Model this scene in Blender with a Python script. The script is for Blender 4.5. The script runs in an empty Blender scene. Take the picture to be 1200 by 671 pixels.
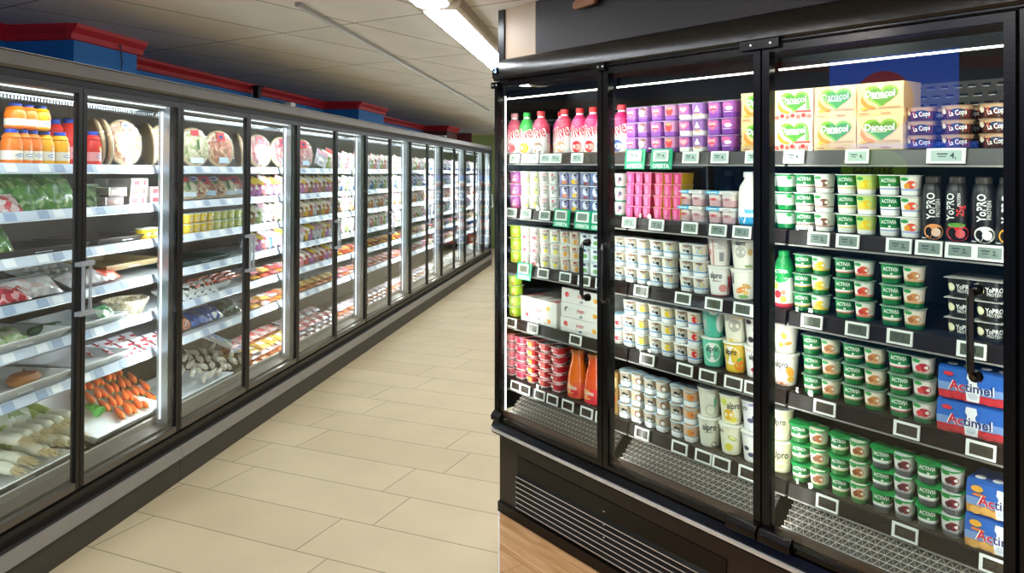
import bpy, math, random
from mathutils import Matrix, Vector
random.seed(7)
S = bpy.context.scene
COL = S.collection
PI = math.pi
R_TOP, R_POST, L_POST, L_TOP, L_EMIT, CEIL_EMIT, P_EMIT, WORLD_S, EXPO = 1.0, 1.6, 10.0, 3.5, 1.6, 27.0, 5.0, .55, 0.0
SPOT = 62.0
# ------------------------------------------------------------------ frames
# local axes of a cabinet run: x to the right along its front, y into the cabinet, z up
PX, PY = 1200.0, 671.0
F_PX = 900.0
EYE = 1.6
def frame(origin, ex, ey):
    ex = Vector(ex).normalized(); ey = Vector(ey).normalized()
    ez = ex.cross(ey).normalized(); ey = ez.cross(ex)
    m = Matrix.Identity(4)
    for i, a in enumerate((ex, ey, ez)):
        for j in range(3): m[j][i] = a[j]
    m.translation = Vector(origin)
    return m
RF = frame((-0.0562, 3.534, 0), (.6084, -.7936, 0), (.7936, .6084, 0))
LF = frame((-2.344, 0, 0), (.1429, .9897, -.01440), (-.9897, .1429, 0))
WORLD = Matrix.Identity(4)
def sR(x, d):                       # position along the dairy fridge of a photo column at depth d
    Z = (2388 + 1134*d)/(x + 90.0); X = (x - 600)/900.0*Z
    return (X + .0562)*.6084 - (Z - 3.534)*.7936
def sL(x, d):
    return (2110 + 909*d)/(730.0 - x)*1.0104

# ------------------------------------------------------------------ materials
def lin(h):
    h = h.lstrip('#')
    c = [int(h[i:i+2], 16)/255 for i in (0, 2, 4)]
    return tuple([(v/12.92 if v <= .04045 else ((v+.055)/1.055)**2.4) for v in c]) + (1,)
_M = {}
def text_w(s, part):
    ws = []
    for t in (s, part):
        cu = bpy.data.curves.new('t', 'FONT'); cu.body = t; cu.size = 1; cu.offset = .018; cu.resolution_u = 2
        o = bpy.data.objects.new('t', cu); COL.objects.link(o); bpy.context.view_layer.update(); ws.append(o.dimensions.x); bpy.data.objects.remove(o); bpy.data.curves.remove(cu)
    return ws[1]/ws[0]
def mat(name, col, rough=.45, metal=0, emit=0, bump=0, bscale=40, var=0, vscale=8, spec=None, coat=0):
    if name in _M: return _M[name]
    m = bpy.data.materials.new(name); m.use_nodes = True
    nt = m.node_tree; b = nt.nodes['Principled BSDF']
    c = lin(col) if isinstance(col, str) else col
    b.inputs['Base Color'].default_value = c
    b.inputs['Roughness'].default_value = rough
    b.inputs['Metallic'].default_value = metal
    if spec is not None: b.inputs['Specular IOR Level'].default_value = spec
    if coat: b.inputs['Coat Weight'].default_value = coat; b.inputs['Coat Roughness'].default_value = .08
    if emit:
        b.inputs['Emission Color'].default_value = c
        b.inputs['Emission Strength'].default_value = emit
    if bump or var:
        tc = nt.nodes.new('ShaderNodeTexCoord')
    if var:
        n = nt.nodes.new('ShaderNodeTexNoise'); n.inputs['Scale'].default_value = vscale; n.inputs['Detail'].default_value = 4
        nt.links.new(tc.outputs['Object'], n.inputs['Vector'])
        mx = nt.nodes.new('ShaderNodeMix'); mx.data_type = 'RGBA'
        mx.inputs['A'].default_value = tuple(max(0, v*(1-var)) for v in c[:3]) + (1,)
        mx.inputs['B'].default_value = tuple(min(1, v*(1+var)) for v in c[:3]) + (1,)
        nt.links.new(n.outputs['Fac'], mx.inputs['Factor'])
        nt.links.new(mx.outputs['Result'], b.inputs['Base Color'])
    if bump:
        n2 = nt.nodes.new('ShaderNodeTexNoise'); n2.inputs['Scale'].default_value = bscale; n2.inputs['Detail'].default_value = 3
        nt.links.new(tc.outputs['Object'], n2.inputs['Vector'])
        bp = nt.nodes.new('ShaderNodeBump'); bp.inputs['Strength'].default_value = bump; bp.inputs['Distance'].default_value = .01
        nt.links.new(n2.outputs['Fac'], bp.inputs['Height']); nt.links.new(bp.outputs['Normal'], b.inputs['Normal'])
    _M[name] = m
    return m
def P(h):                                              # plain printed / moulded colour
    return mat('print_' + h.lstrip('#'), h, .38)
def mottled(name, cols, scale=40, rough=.35, bump=.25, kind='V', film=.0):
    """several colours in voronoi patches: toppings, leaves, printed photos of food"""
    if name in _M: return _M[name]
    m = bpy.data.materials.new(name); m.use_nodes = True
    nt = m.node_tree; b = nt.nodes['Principled BSDF']; b.inputs['Roughness'].default_value = rough
    if film: b.inputs['Coat Weight'].default_value = film; b.inputs['Coat Roughness'].default_value = .12
    tc = nt.nodes.new('ShaderNodeTexCoord')
    v = nt.nodes.new('ShaderNodeTexVoronoi' if kind == 'V' else 'ShaderNodeTexNoise'); v.inputs['Scale'].default_value = scale
    nt.links.new(tc.outputs['Object'], v.inputs['Vector'])
    r = nt.nodes.new('ShaderNodeValToRGB'); cr = r.color_ramp; cr.interpolation = 'CONSTANT' if kind == 'V' else 'LINEAR'
    while len(cr.elements) > 1: cr.elements.remove(cr.elements[-1])
    n = len(cols); lo, hi = (0, 1) if kind == 'V' else (.3, .7)
    for i, c in enumerate(cols):
        if i == 0: e = cr.elements[0]; e.position = lo
        else: e = cr.elements.new(lo + (hi-lo)*i/(n if kind == 'V' else n-1))
        e.color = lin(c)
    if kind == 'V':
        s = nt.nodes.new('ShaderNodeSeparateColor'); nt.links.new(v.outputs['Color'], s.inputs['Color'])
        nt.links.new(s.outputs[0], r.inputs['Fac'])
        h = v.outputs['Distance']
    else:
        v.inputs['Detail'].default_value = 5
        nt.links.new(v.outputs['Fac'], r.inputs['Fac']); h = v.outputs['Fac']
    nt.links.new(r.outputs['Color'], b.inputs['Base Color'])
    bp = nt.nodes.new('ShaderNodeBump'); bp.inputs['Strength'].default_value = bump; bp.inputs['Distance'].default_value = .008
    nt.links.new(h, bp.inputs['Height']); nt.links.new(bp.outputs['Normal'], b.inputs['Normal'])
    _M[name] = m
    return m
def glass_mat(name, tint='#ffffff', f0=.04, rough=0.0, ripple=0, body=0):
    """thin clear sheet: see-through with a mirror share that grows at grazing angles"""
    if name in _M: return _M[name]
    m = bpy.data.materials.new(name); m.use_nodes = True
    nt = m.node_tree; nt.nodes.clear()
    N = nt.nodes.new; L = nt.links.new
    out = N('ShaderNodeOutputMaterial'); mx = N('ShaderNodeMixShader')
    tr = N('ShaderNodeBsdfTransparent'); tr.inputs['Color'].default_value = lin(tint)
    gl = N('ShaderNodeBsdfGlossy'); gl.inputs['Roughness'].default_value = rough
    geo = N('ShaderNodeNewGeometry'); dp = N('ShaderNodeVectorMath'); dp.operation = 'DOT_PRODUCT'
    L(geo.outputs['Incoming'], dp.inputs[0]); L(geo.outputs['Normal'], dp.inputs[1])
    ab = N('ShaderNodeMath'); ab.operation = 'ABSOLUTE'; L(dp.outputs['Value'], ab.inputs[0])
    om = N('ShaderNodeMath'); om.operation = 'SUBTRACT'; om.inputs[0].default_value = 1; L(ab.outputs[0], om.inputs[1])
    pw = N('ShaderNodeMath'); pw.operation = 'POWER'; L(om.outputs[0], pw.inputs[0]); pw.inputs[1].default_value = 5
    ma = N('ShaderNodeMath'); ma.operation = 'MULTIPLY_ADD'; L(pw.outputs[0], ma.inputs[0]); ma.inputs[1].default_value = 1-f0; ma.inputs[2].default_value = f0
    L(ma.outputs[0], mx.inputs['Fac']); L(tr.outputs[0], mx.inputs[1]); L(gl.outputs[0], mx.inputs[2])
    if ripple:
        tc = N('ShaderNodeTexCoord'); n = N('ShaderNodeTexNoise'); n.inputs['Scale'].default_value = 30
        L(tc.outputs['Object'], n.inputs['Vector']); bp = N('ShaderNodeBump'); bp.inputs['Strength'].default_value = ripple; bp.inputs['Distance'].default_value = .01
        L(n.outputs['Fac'], bp.inputs['Height']); L(bp.outputs['Normal'], gl.inputs['Normal'])
    last = mx
    if body:
        df = N('ShaderNodeBsdfDiffuse'); df.inputs['Color'].default_value = (.8, .82, .85, 1)
        m2 = N('ShaderNodeMixShader'); m2.inputs['Fac'].default_value = body
        L(mx.outputs[0], m2.inputs[1]); L(df.outputs[0], m2.inputs[2]); last = m2
    L(last.outputs[0], out.inputs['Surface'])
    _M[name] = m
    return m

# ------------------------------------------------------------------ mesh builder
_TXT = {}
def text_geo(s):
    if s in _TXT: return _TXT[s]
    cu = bpy.data.curves.new('t', 'FONT'); cu.body = s; cu.size = 1; cu.offset = .018; cu.resolution_u = 2
    cu.align_x = 'LEFT'
    o = bpy.data.objects.new('t', cu); COL.objects.link(o)
    dg = bpy.context.evaluated_depsgraph_get(); dg.update()
    me = bpy.data.meshes.new_from_object(o.evaluated_get(dg))
    vs = [(v.co.x, v.co.y) for v in me.vertices]; fs = [tuple(p.vertices) for p in me.polygons]
    bpy.data.objects.remove(o); bpy.data.curves.remove(cu); bpy.data.meshes.remove(me)
    x0 = min(v[0] for v in vs); x1 = max(v[0] for v in vs); y0 = min(v[1] for v in vs); y1 = max(v[1] for v in vs)
    vs = [((x-x0)/(x1-x0)-.5, (y-(y0+y1)/2)/(x1-x0)) for x, y in vs]      # width 1, centred
    _TXT[s] = (vs, fs)
    return _TXT[s]
def ell(n=14, a=1, b=1, rot=0):
    c, s = math.cos(rot), math.sin(rot)
    return [(a*math.cos(t)*c - b*math.sin(t)*s, a*math.cos(t)*s + b*math.sin(t)*c) for t in [2*PI*i/n for i in range(n)]]
def heart(n=22):
    r = []
    for i in range(n):
        t = 2*PI*i/n + PI/2
        x = 16*math.sin(t)**3/17; y = (13*math.cos(t)-5*math.cos(2*t)-2*math.cos(3*t)-math.cos(4*t))/15
        r.append((x, y))
    return r
class MB:
    def __init__(s): s.v = []; s.f = []; s.m = []; s.mats = []
    def mi(s, m):
        if isinstance(m, str): m = P(m)
        if m not in s.mats: s.mats.append(m)
        return s.mats.index(m)
    def add(s, vs, fs, m):
        k = len(s.v); s.v += [tuple(v) for v in vs]; i = s.mi(m)
        for f in fs: s.f.append(tuple(j+k for j in f)); s.m.append(i)
        return s
    def box(s, x0, x1, y0, y1, z0, z1, m, top=None, front=None, side=None):
        vs = [(x0,y0,z0),(x1,y0,z0),(x1,y1,z0),(x0,y1,z0),(x0,y0,z1),(x1,y0,z1),(x1,y1,z1),(x0,y1,z1)]
        s.add(vs, [(3,2,1,0)], m); s.add(vs, [(4,5,6,7)], top or m); s.add(vs, [(0,1,5,4)], front or m)
        s.add(vs, [(1,2,6,5),(3,0,4,7)], side or m); s.add(vs, [(2,3,7,6)], m)
        return s
    def prism(s, pts, x0, x1, m):                      # profile in (y, z), swept along x
        n = len(pts); vs = [(x0, y, z) for y, z in pts] + [(x1, y, z) for y, z in pts]
        fs = [(i, (i+1) % n, n+(i+1) % n, n+i) for i in range(n)]
        s.add(vs, fs + [tuple(range(n))[::-1], tuple(range(n, 2*n))], m); return s
    def extr(s, pts, y0, y1, m):                       # outline in (x, z), given depth
        n = len(pts); vs = [(x, y0, z) for x, z in pts] + [(x, y1, z) for x, z in pts]
        fs = [(i, n+i, n+(i+1) % n, (i+1) % n) for i in range(n)]
        s.add(vs, fs + [tuple(range(n)), tuple(range(n, 2*n))[::-1]], m); return s
    def lathe(s, prof, n=24, sq=0, cx=0, cy=0, sx=1, sy=1, z0=0):
        """prof: (radius, z, material of the ring below it)"""
        base = len(s.v)
        def R(a):
            if not sq: return 1
            c, q = abs(math.cos(a)), abs(math.sin(a)); p = 2 + sq
            return (c**p + q**p)**(-1/p)
        for r, z, _ in prof:
            for i in range(n):
                a = 2*PI*i/n; k = R(a)*max(r, 1e-5)
                s.v.append((cx + k*math.cos(a)*sx, cy + k*math.sin(a)*sy, z + z0))
        for j in range(1, len(prof)):
            mi = s.mi(prof[j][2])
            for i in range(n):
                a, b = base+(j-1)*n, base+j*n
                s.f.append((a+i, a+(i+1) % n, b+(i+1) % n, b+i)); s.m.append(mi)
        s.f.append(tuple(base+i for i in range(n))[::-1]); s.m.append(s.mi(prof[1][2]))
        e = base+(len(prof)-1)*n
        s.f.append(tuple(e+i for i in range(n))); s.m.append(s.mi(prof[-1][2]))
        return s
    def tube(s, pts, r, m, n=8):
        pts = [Vector(p) for p in pts]; rs = r if isinstance(r, (list, tuple)) else [r]*len(pts)
        base = len(s.v); up = Vector((0, 0, 1))
        for i, p in enumerate(pts):
            t = (pts[min(i+1, len(pts)-1)] - pts[max(i-1, 0)]).normalized()
            u = up if abs(t.dot(up)) < .95 else Vector((1, 0, 0))
            a = t.cross(u).normalized(); b = t.cross(a)
            for k in range(n):
                w = 2*PI*k/n; q = p + (a*math.cos(w) + b*math.sin(w))*rs[i]; s.v.append(tuple(q))
        for i in range(len(pts)-1):
            mi = s.mi(m[i] if isinstance(m, (list, tuple)) else m)
            for k in range(n):
                a, b = base+i*n, base+(i+1)*n
                s.f.append((a+k, a+(k+1) % n, b+(k+1) % n, b+k)); s.m.append(mi)
        mm = m if not isinstance(m, (list, tuple)) else m[0]
        s.f.append(tuple(base+k for k in range(n))[::-1]); s.m.append(s.mi(mm))
        mm = m if not isinstance(m, (list, tuple)) else m[-1]
        e = base+(len(pts)-1)*n; s.f.append(tuple(e+k for k in range(n))); s.m.append(s.mi(mm))
        return s
    def pillow(s, w, h, t, m, nx=10, nz=8, noise=.0, seed=1, flat=.0, edge=.08):
        """a filled bag standing in the x-z plane, bulging along y"""
        rnd = random.Random(seed)
        ph = [rnd.uniform(0, 6) for _ in range(6)]
        for sgn in (-1, 1):
            vs = []; fs = []
            for j in range(nz+1):
                for i in range(nx+1):
                    u = -1+2*i/nx; v = -1+2*j/nz
                    k = max(0, (1-abs(u)**2.6)*(1-abs(v)**2.6))**.5
                    b = k*t/2*(1+noise*(math.sin(5*u+ph[0])*math.cos(4*v+ph[1])+.6*math.sin(11*u+ph[2]+3*v)))
                    ww = w/2*(1-edge*(1-abs(v)**2)*.6); hh = h/2*(1-edge*(1-abs(u)**2)*.4)
                    vs.append((u*ww, sgn*(b+.0004), h/2+v*hh))
            for j in range(nz):
                for i in range(nx):
                    q = (j*(nx+1)+i, j*(nx+1)+i+1, (j+1)*(nx+1)+i+1, (j+1)*(nx+1)+i)
                    fs.append(q if sgn < 0 else q[::-1])
            s.add(vs, fs, m)
        return s
    # decals: shapes laid onto a face y = const (looking from -y) or around a cup
    def flat(s, pts, m, cx=0, cz=0, sx=1, sz=None, y=0, rot=0, fs=None):
        sz = sx if sz is None else sz
        c, q = math.cos(rot), math.sin(rot)
        vs = []
        for u, v in pts:
            a, b = u*sx, v*sz; vs.append((cx + a*c - b*q, y, cz + a*q + b*c))
        s.add(vs, fs or [tuple(range(len(pts)))], m); return s
    def text(s, t, m, cx, cz, w, y=0, rot=0):
        vs, fs = text_geo(t); return s.flat(vs, m, cx, cz, w, w, y, rot, fs)
    def wrap(s, pts, m, R, uc, zc, sx, sz=None, cx=0, cy=0, off=.0006, rot=0, fs=None, ang=0):
        """R(z, angle) gives the surface radius; uc = arc position in metres"""
        sz = sx if sz is None else sz
        c, q = math.cos(rot), math.sin(rot); vs = []
        r0 = R(zc, 0)
        if fs is None:
            pts = [(0, 0)] + list(pts); n = len(pts)-1
            fs = [(0, 1+i, 1+(i+1) % n) for i in range(n)]
        for u, v in pts:
            a, b = u*sx, v*sz; a, b = a*c-b*q, a*q+b*c
            th = ang + (uc + a)/r0; z = zc + b; r = R(z, th) + off
            vs.append((cx + r*math.sin(th), cy - r*math.cos(th), z))
        s.add(vs, fs, m); return s
    def build(s, name, parent=None, smooth=True, bevel=0, M=None, angle=35):
        me = bpy.data.meshes.new(name); me.from_pydata(s.v, [], s.f); me.update()
        for m in s.mats: me.materials.append(m)
        me.polygons.foreach_set('material_index', s.m)
        if smooth:
            me.polygons.foreach_set('use_smooth', [True]*len(s.f))
            try: me.set_sharp_from_angle(angle=math.radians(angle))
            except Exception: pass
        o = bpy.data.objects.new(name, me); COL.objects.link(o)
        if parent: o.parent = parent
        if M is not None:
            if parent: o.matrix_local = M
            else: o.matrix_world = M
        if bevel:
            b = o.modifiers.new('bevel', 'BEVEL'); b.width = bevel; b.segments = 2; b.limit_method = 'ANGLE'; b.angle_limit = math.radians(40)
        return o
def T(x, y, z): return Matrix.Translation((x, y, z))
def RX(a): return Matrix.Rotation(a, 4, 'X')
def RY(a): return Matrix.Rotation(a, 4, 'Y')
def RZ(a): return Matrix.Rotation(a, 4, 'Z')
def empty(name, M=None, parent=None):
    o = bpy.data.objects.new(name, None); COL.objects.link(o); o.empty_display_size = .05
    if parent: o.parent = parent
    if M is not None:
        if parent: o.matrix_local = M
        else: o.matrix_world = M
    return o
KIDS = {}
def kids(o):
    return [c for c in COL.objects if c.parent == o]
def copy_tree(tree, parent=None):
    o, ch = tree
    c = o.copy(); COL.objects.link(c)
    if parent: c.parent = parent
    return (c, [copy_tree(k, c) for k in ch])
_PROTO = {}
LABELS = {}
def tag(o, label, cat, group=None):
    n = len(label.split())
    if not 4 <= n <= 16: print('LABEL LENGTH', n, label)
    if label in LABELS and LABELS[label] != group: print('LABEL REPEAT', label)
    LABELS[label] = group if group else None
    o['label'] = label; o['category'] = cat
    if group: o['group'] = group
def tree_of(o):
    return (o, [tree_of(c) for c in o.children])
def inst(key, builder, M, label, cat, group=None):
    """first use places the original; later uses copy the thing and each of its parts"""
    if key not in _PROTO:
        o = builder(); _PROTO[key] = tree_of(o)
    else:
        o = copy_tree(_PROTO[key])[0]
    o.matrix_world = M
    tag(o, label, cat, group)
    return o
ORD = ['', 'first', 'second', 'third', 'fourth', 'fifth', 'sixth', 'seventh', 'eighth', 'ninth', 'tenth', 'eleventh', 'twelfth', 'thirteenth', 'fourteenth', 'fifteenth', 'sixteenth', 'seventeenth', 'eighteenth']
_PTS = {}
def proto_pts(key, builder):
    if key not in _PROTO:
        o = builder(); _PROTO[key] = tree_of(o); o.matrix_world = Matrix.Translation((0, 0, -9))
    if key not in _PTS:
        pts = []
        def rec(t, m):
            o, ch = t
            if o.type == 'MESH':
                vs = o.data.vertices; st = max(1, len(vs)//400)
                pts.extend(m @ vs[i].co for i in range(0, len(vs), st))
            for c in ch: rec(c, m @ c[0].matrix_basis)
        rec(_PROTO[key], Matrix.Identity(4)); _PTS[key] = pts
    return _PTS[key]
def settle(key, builder, M, Fr, z=None, ymin=None, ymax=None):
    """slide a tilted thing until it just rests on the surface below and clears the rail and the back"""
    q = Fr.inverted() @ M
    ps = [q @ p for p in proto_pts(key, builder)]
    dz = (z - min(p.z for p in ps)) if z is not None else 0
    dy = 0
    if ymin is not None: dy = max(0, ymin - min(p.y for p in ps))
    if ymax is not None and not dy: dy = min(0, ymax - max(p.y for p in ps))
    return Fr @ Matrix.Translation((0, dy, dz)) @ q
def struct(o): o['kind'] = 'structure'; return o
# ================================================================== the dairy fridge (right half)
def sq4(a=1, b=1): return [(-a, -b), (a, -b), (a, b), (-a, b)]
BLK = mat('black_powder_coat', '#080707', .35, bump=.05, bscale=220, spec=.3)
BLKG = mat('black_gloss_plastic', '#070606', .25, bump=.03, bscale=120, spec=.3)
DBR = mat('dark_brown_steel', '#20140f', .42, var=.15, vscale=5)
STEEL = mat('brushed_steel', '#d4d2ce', .34, metal=.55, var=.1, vscale=30)
GREYRAIL = mat('grey_shelf_rail', '#403b39', .35, var=.1)
INNER = mat('dark_inner_liner', '#251812', .5, var=.15, vscale=6)  # brown tint paints in the wood floor's reflection
LEDW = mat('cool_white_led', '#fff4e6', .4, emit=14)
GLASS = glass_mat('door_glass', '#f4faf8', .035)
EINK = mat('grey_ink_display', '#8f9a8c', .25)
TAGW = mat('white_tag_frame', '#e9e9e6', .4)
WH, OFF, CREAM, RED, PINK, GRN, BLU = '#f1efea', '#e4ddd2', '#efe2c0', '#d02a2c', '#e2458c', '#0f8a43', '#2c5aa8'
W3 = .7055; RDEPTH = .62
SH = [1.637, 1.382, 1.121, .862, .570]              # shelf tops
DOORX = [0, W3, 2*W3, 3*W3]
FR = empty('dairy_fridge', RF)
tag(FR, 'tall black dairy fridge with three glass doors and slatted base grille', 'fridge')
def bld(mb, name, parent=FR, **k): return mb.build(name, parent, **k)
LEN = 3*W3 + .075
# carcass
b = MB(); b.box(0, LEN, .0, RDEPTH+.05, .0, .36, DBR, front=DBR); bld(b, 'base_cabinet', bevel=.003)
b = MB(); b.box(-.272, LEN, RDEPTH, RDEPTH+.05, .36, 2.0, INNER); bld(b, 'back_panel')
b = MB(); pts_ = [(.0, .0), (.012, .0), (-.25, .222), (-.25, RDEPTH), (-.272, RDEPTH), (-.272, .216)]; n_ = 6
b.add([(x, y, .36) for x, y in pts_]+[(x, y, 1.99) for x, y in pts_], [tuple(range(6))[::-1], tuple(range(6, 12))]+[(i, (i+1) % 6, 6+(i+1) % 6, 6+i) for i in range(6)], mat('dark_side_liner', '#120e0c', .5)); bld(b, 'side_panel', smooth=False)
b = MB(); b.box(LEN-.02, LEN, .03, RDEPTH, .36, 1.99, BLK); bld(b, 'side_panel')
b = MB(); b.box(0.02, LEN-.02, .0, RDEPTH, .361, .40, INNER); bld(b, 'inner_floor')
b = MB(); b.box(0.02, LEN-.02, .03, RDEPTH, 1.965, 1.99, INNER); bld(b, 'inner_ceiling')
# curved header
pr = []
for i in range(11):
    t = i/10*PI/2
    pr.append((.06 - .10*math.cos(t), 1.985 + .095*math.sin(t)))
pr = [(.30, 1.975), (-.03, 1.975)] + pr + [(.30, 2.085)]
b = MB(); b.prism(pr[::-1], -.004, LEN, mat('header_gloss_black', '#0c0a09', .32, bump=.12, bscale=60, spec=.5)); bld(b, 'header_canopy')
b = MB(); b.box(0.0, LEN, -.033, -.008, 1.970, 1.9745, BLKG); bld(b, 'header_trim')
b = MB(); b.box(0.004, .045, -.045, -.038, 2.0, 2.028, BLKG)
b.text('-5', mat('blue_digit_glow', '#8fb6ff', .4, emit=3), .024, 2.014, .02, -.0455); bld(b, 'temperature_display')
# bumper trim strips under the doors
b = MB()
b.prism([(-.025, .372), (-.05, .378), (-.05, .388), (-.025, .394)], -.004, LEN, STEEL); bld(b, 'bumper_strip')
b = MB(); b.prism([(0, .36), (-.03, .362), (-.046, .371), (-.024, .372), (-.024, .396), (-.046, .397), (-.034, .42), (0, .425)], -.004, LEN, BLKG); bld(b, 'bumper_rail')
b = MB(); b.prism([(.0, .0), (-.012, .0), (-.012, .045), (.0, .05)], 0, LEN, BLK); bld(b, 'kick_plate')
# base grille : frame and louvres
g0, g1 = sR(607, 0), sR(852, 0)
b = MB(); b.box(g0, g1, -.004, -.0005, .058, .29, BLK); vg = bld(b, 'vent_grille')
for i in range(10):
    z = .072 + i*.0225
    b = MB(); b.prism([(-.004, z), (-.013, z-.004), (-.0155, z-.001), (-.004, z+.012)], g0+.004, g1-.004, BLK)
    if i < 7: b.prism([(-.0125, z-.0042), (-.0165, z-.0045), (-.0165, z-.0012), (-.0150, z-.0012)], g0+.004, g1-.004, STEEL); bld(b, 'louvre', vg)
b = MB(); b.box(g1+.14, LEN-.01, -.004, -.0005, .058, .29, BLK); bld(b, 'blank_panel')
for z in (.15, .2, .25):
    b = MB(); b.lathe([(.003, 0, STEEL), (.003, .003, STEEL), (.001, .004, STEEL)], 8); bld(b, 'screw', M=T((g0+g1)/2, -.015, z) @ RX(PI/2))
# end of the next door along
b = MB(); b.box(3*W3+.006, LEN, -.032, -.004, .43, 1.965, BLKG); bld(b, 'next_door_edge', bevel=.003)

HANDLE = mat('black_handle_gloss', '#090909', .18, coat=.6)
def handle(parent, x):
    b = MB()
    z0, z1 = 1.07, 1.285
    pts = [(x, -.034, z1), (x, -.058, z1-.002), (x, -.068, z1-.018)] + [(x, -.07, z1-.018-(z1-z0-.036)*i/6) for i in range(1, 6)] + [(x, -.068, z0+.018), (x, -.058, z0+.002), (x, -.034, z0)]
    b.tube(pts, .0085, HANDLE, 10)
    for z in (z0, z1): b.tube([(x, -.032, z), (x, -.046, z)], [.016, .014], HANDLE, 12)
    h = bld(b, 'handle', parent); h['label'] = 'black tubular pull handle'
dn = ['left', 'middle', 'right']
for k in range(3):
    x0, x1 = DOORX[k]+.003, DOORX[k+1]-.003
    d = empty('door', parent=FR); d['label'] = f'{dn[k]} glass door with black frame'
    z0, z1, fw = .428, 1.962, .026
    b = MB()
    for (a, c, e, f) in ((x0, x0+fw, z0, z1), (x1-fw, x1, z0, z1)): b.box(a, c, -.032, -.002, e, f, BLKG)
    b.box(x0+fw, x1-fw, -.032, -.002, z1-.022, z1, BLKG); b.box(x0+fw, x1-fw, -.032, -.002, z0, z0+.016, BLKG)
    bld(b, 'door_frame', d, bevel=.002)
    b = MB(); b.box(x0+fw-.002, x1-fw+.002, -.026, -.0215, z0+.014, z1-.02, GLASS); bld(b, 'glass_pane', d, smooth=False)
    handle(d, (x1-.075, x0+.028, x1-.085)[k])
    # lamp tubes: one under the header, one up the hinge-side post
    b = MB(); b.box(x0+.03, x1-.03, .012, .017, 1.886, 1.8905, LEDW); l = bld(b, 'lamp_strip', FR, smooth=False)
    b = MB(); b.box(x0+.026, x1-.026, .018, .03, 1.884, 1.925, BLKG); bld(b, 'lamp_housing', FR)
b = MB(); b.box(.0305, .0345, .006, .010, .47, 1.90, LEDW); bld(b, 'upright_lamp_strip', FR, smooth=False)
for k in (1, 2, 3):
    b = MB(); b.box(DOORX[k]-.013, DOORX[k]+.013, .004, .022, .43, 1.96, mat('matt_black_post', '#040404', .8)); mu = bld(b, 'mullion', FR)
# hinge blocks
for x, z in ((2*W3, 1.972), (.02, 1.955), (1.0*W3, 1.972)):
    w = .07 if x > 1.2 else .025
    b = MB(); b.box(x-w, x+w, -.046, -.034, z-.02, z+.008, BLKG)
    b.tube([(x+w*.6, -.048, z-.006), (x+w*.6, -.044, z-.006)], .004, STEEL, 8); b.tube([(x-w*.4, -.048, z-.006), (x-w*.4, -.044, z-.006)], .004, STEEL, 8)
    bld(b, 'hinge_plate', bevel=.001)
for sg in (-1, 1):
    b = MB(); b.prism([(-.034, .425), (-.06, .43), (-.062, .452), (-.05, .468), (-.034, .47)], 2*W3 + (.004 if sg > 0 else -.115), 2*W3 + (.115 if sg > 0 else -.004), BLKG); bld(b, 'corner_bracket', bevel=.002)
b = MB(); b.prism([(-.034, .425), (-.052, .43), (-.052, .45), (-.034, .47)], .0, .06, BLKG); bld(b, 'corner_bracket', bevel=.002)

# perforated air return in front of the lowest shelf: a lattice of triangles on a sloping sheet
LAT = mat('pale_perforated_steel', '#8c8279', .4, metal=.4, var=.3)
for k in range(3):
    x0, x1 = DOORX[k]+.025, DOORX[k+1]-.025
    b = MB()
    ya, za, yb, zb = .112, .525, .035, .452
    dl = math.hypot(yb-ya, zb-za); ux, uz = (yb-ya)/dl, (zb-za)/dl; nx_, nz_ = uz, -ux      # in-sheet direction and normal
    nx_, nz_ = (-abs(uz)), abs(ux)
    def bar(p, q, r=.0009):
        def P3(t): return Vector((t[0], ya+ux*t[1], za+uz*t[1]))
        b.tube([P3(p), P3(q)], r, LAT, 4)
    rows, hgt = 5, (dl-.012)/5; st = .0215
    for r_ in range(rows+1): bar((x0, .006+r_*hgt), (x1, .006+r_*hgt), .0014)
    for r_ in range(rows):
        n = int((x1-x0)/st); o_ = (r_ % 2)*st/2
        for i in range(n):
            xx = x0+.002+o_+i*st
            if xx+st > x1: break
            bar((xx, .006+r_*hgt), (xx+st/2, .006+(r_+1)*hgt)); bar((xx+st/2, .006+(r_+1)*hgt), (xx+st, .006+r_*hgt))
    g = bld(b, 'perforated_grille'); 
    b = MB(); b.prism([(ya+.004, za-.006), (yb+.004, zb-.006), (yb+.004, zb-.009), (ya+.004, za-.009)], x0, x1, DBR); bld(b, 'air_return_tray')
    b = MB(); b.prism([(.034, .452), (.0, .447), (.0, .40), (.034, .40)], x0-.02, x1+.02, mat('brown_sill', '#3a251b', .4, var=.1)); bld(b, 'sill')
# slotted air panel at the top of the back wall, one per door
for k in range(3):
    x0, x1 = DOORX[k]+.02, DOORX[k+1]-.02
    b = MB(); b.prism([(RDEPTH-.08, 1.86), (RDEPTH-.075, 1.86), (RDEPTH-.0, 1.62), (RDEPTH-.005, 1.62)], x0, x1, mat('satin_steel_back', '#b8b2aa', .35, metal=.4))
    for r_ in range(8):
        z = 1.845 - r_*.028; y = RDEPTH-.083+(1.86-z)*.3125
        for i in range(16):
            xx = x0 + .012 + i*.042 + (r_ % 2)*.014
            if xx+.026 < x1: b.box(xx, xx+.024, y-.002, y, z-.004, z+.004, BLK); b.box(xx, xx+.024, y-.003, y-.001, z-.0065, z-.004, STEEL)
    bld(b, 'slotted_air_panel')
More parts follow.
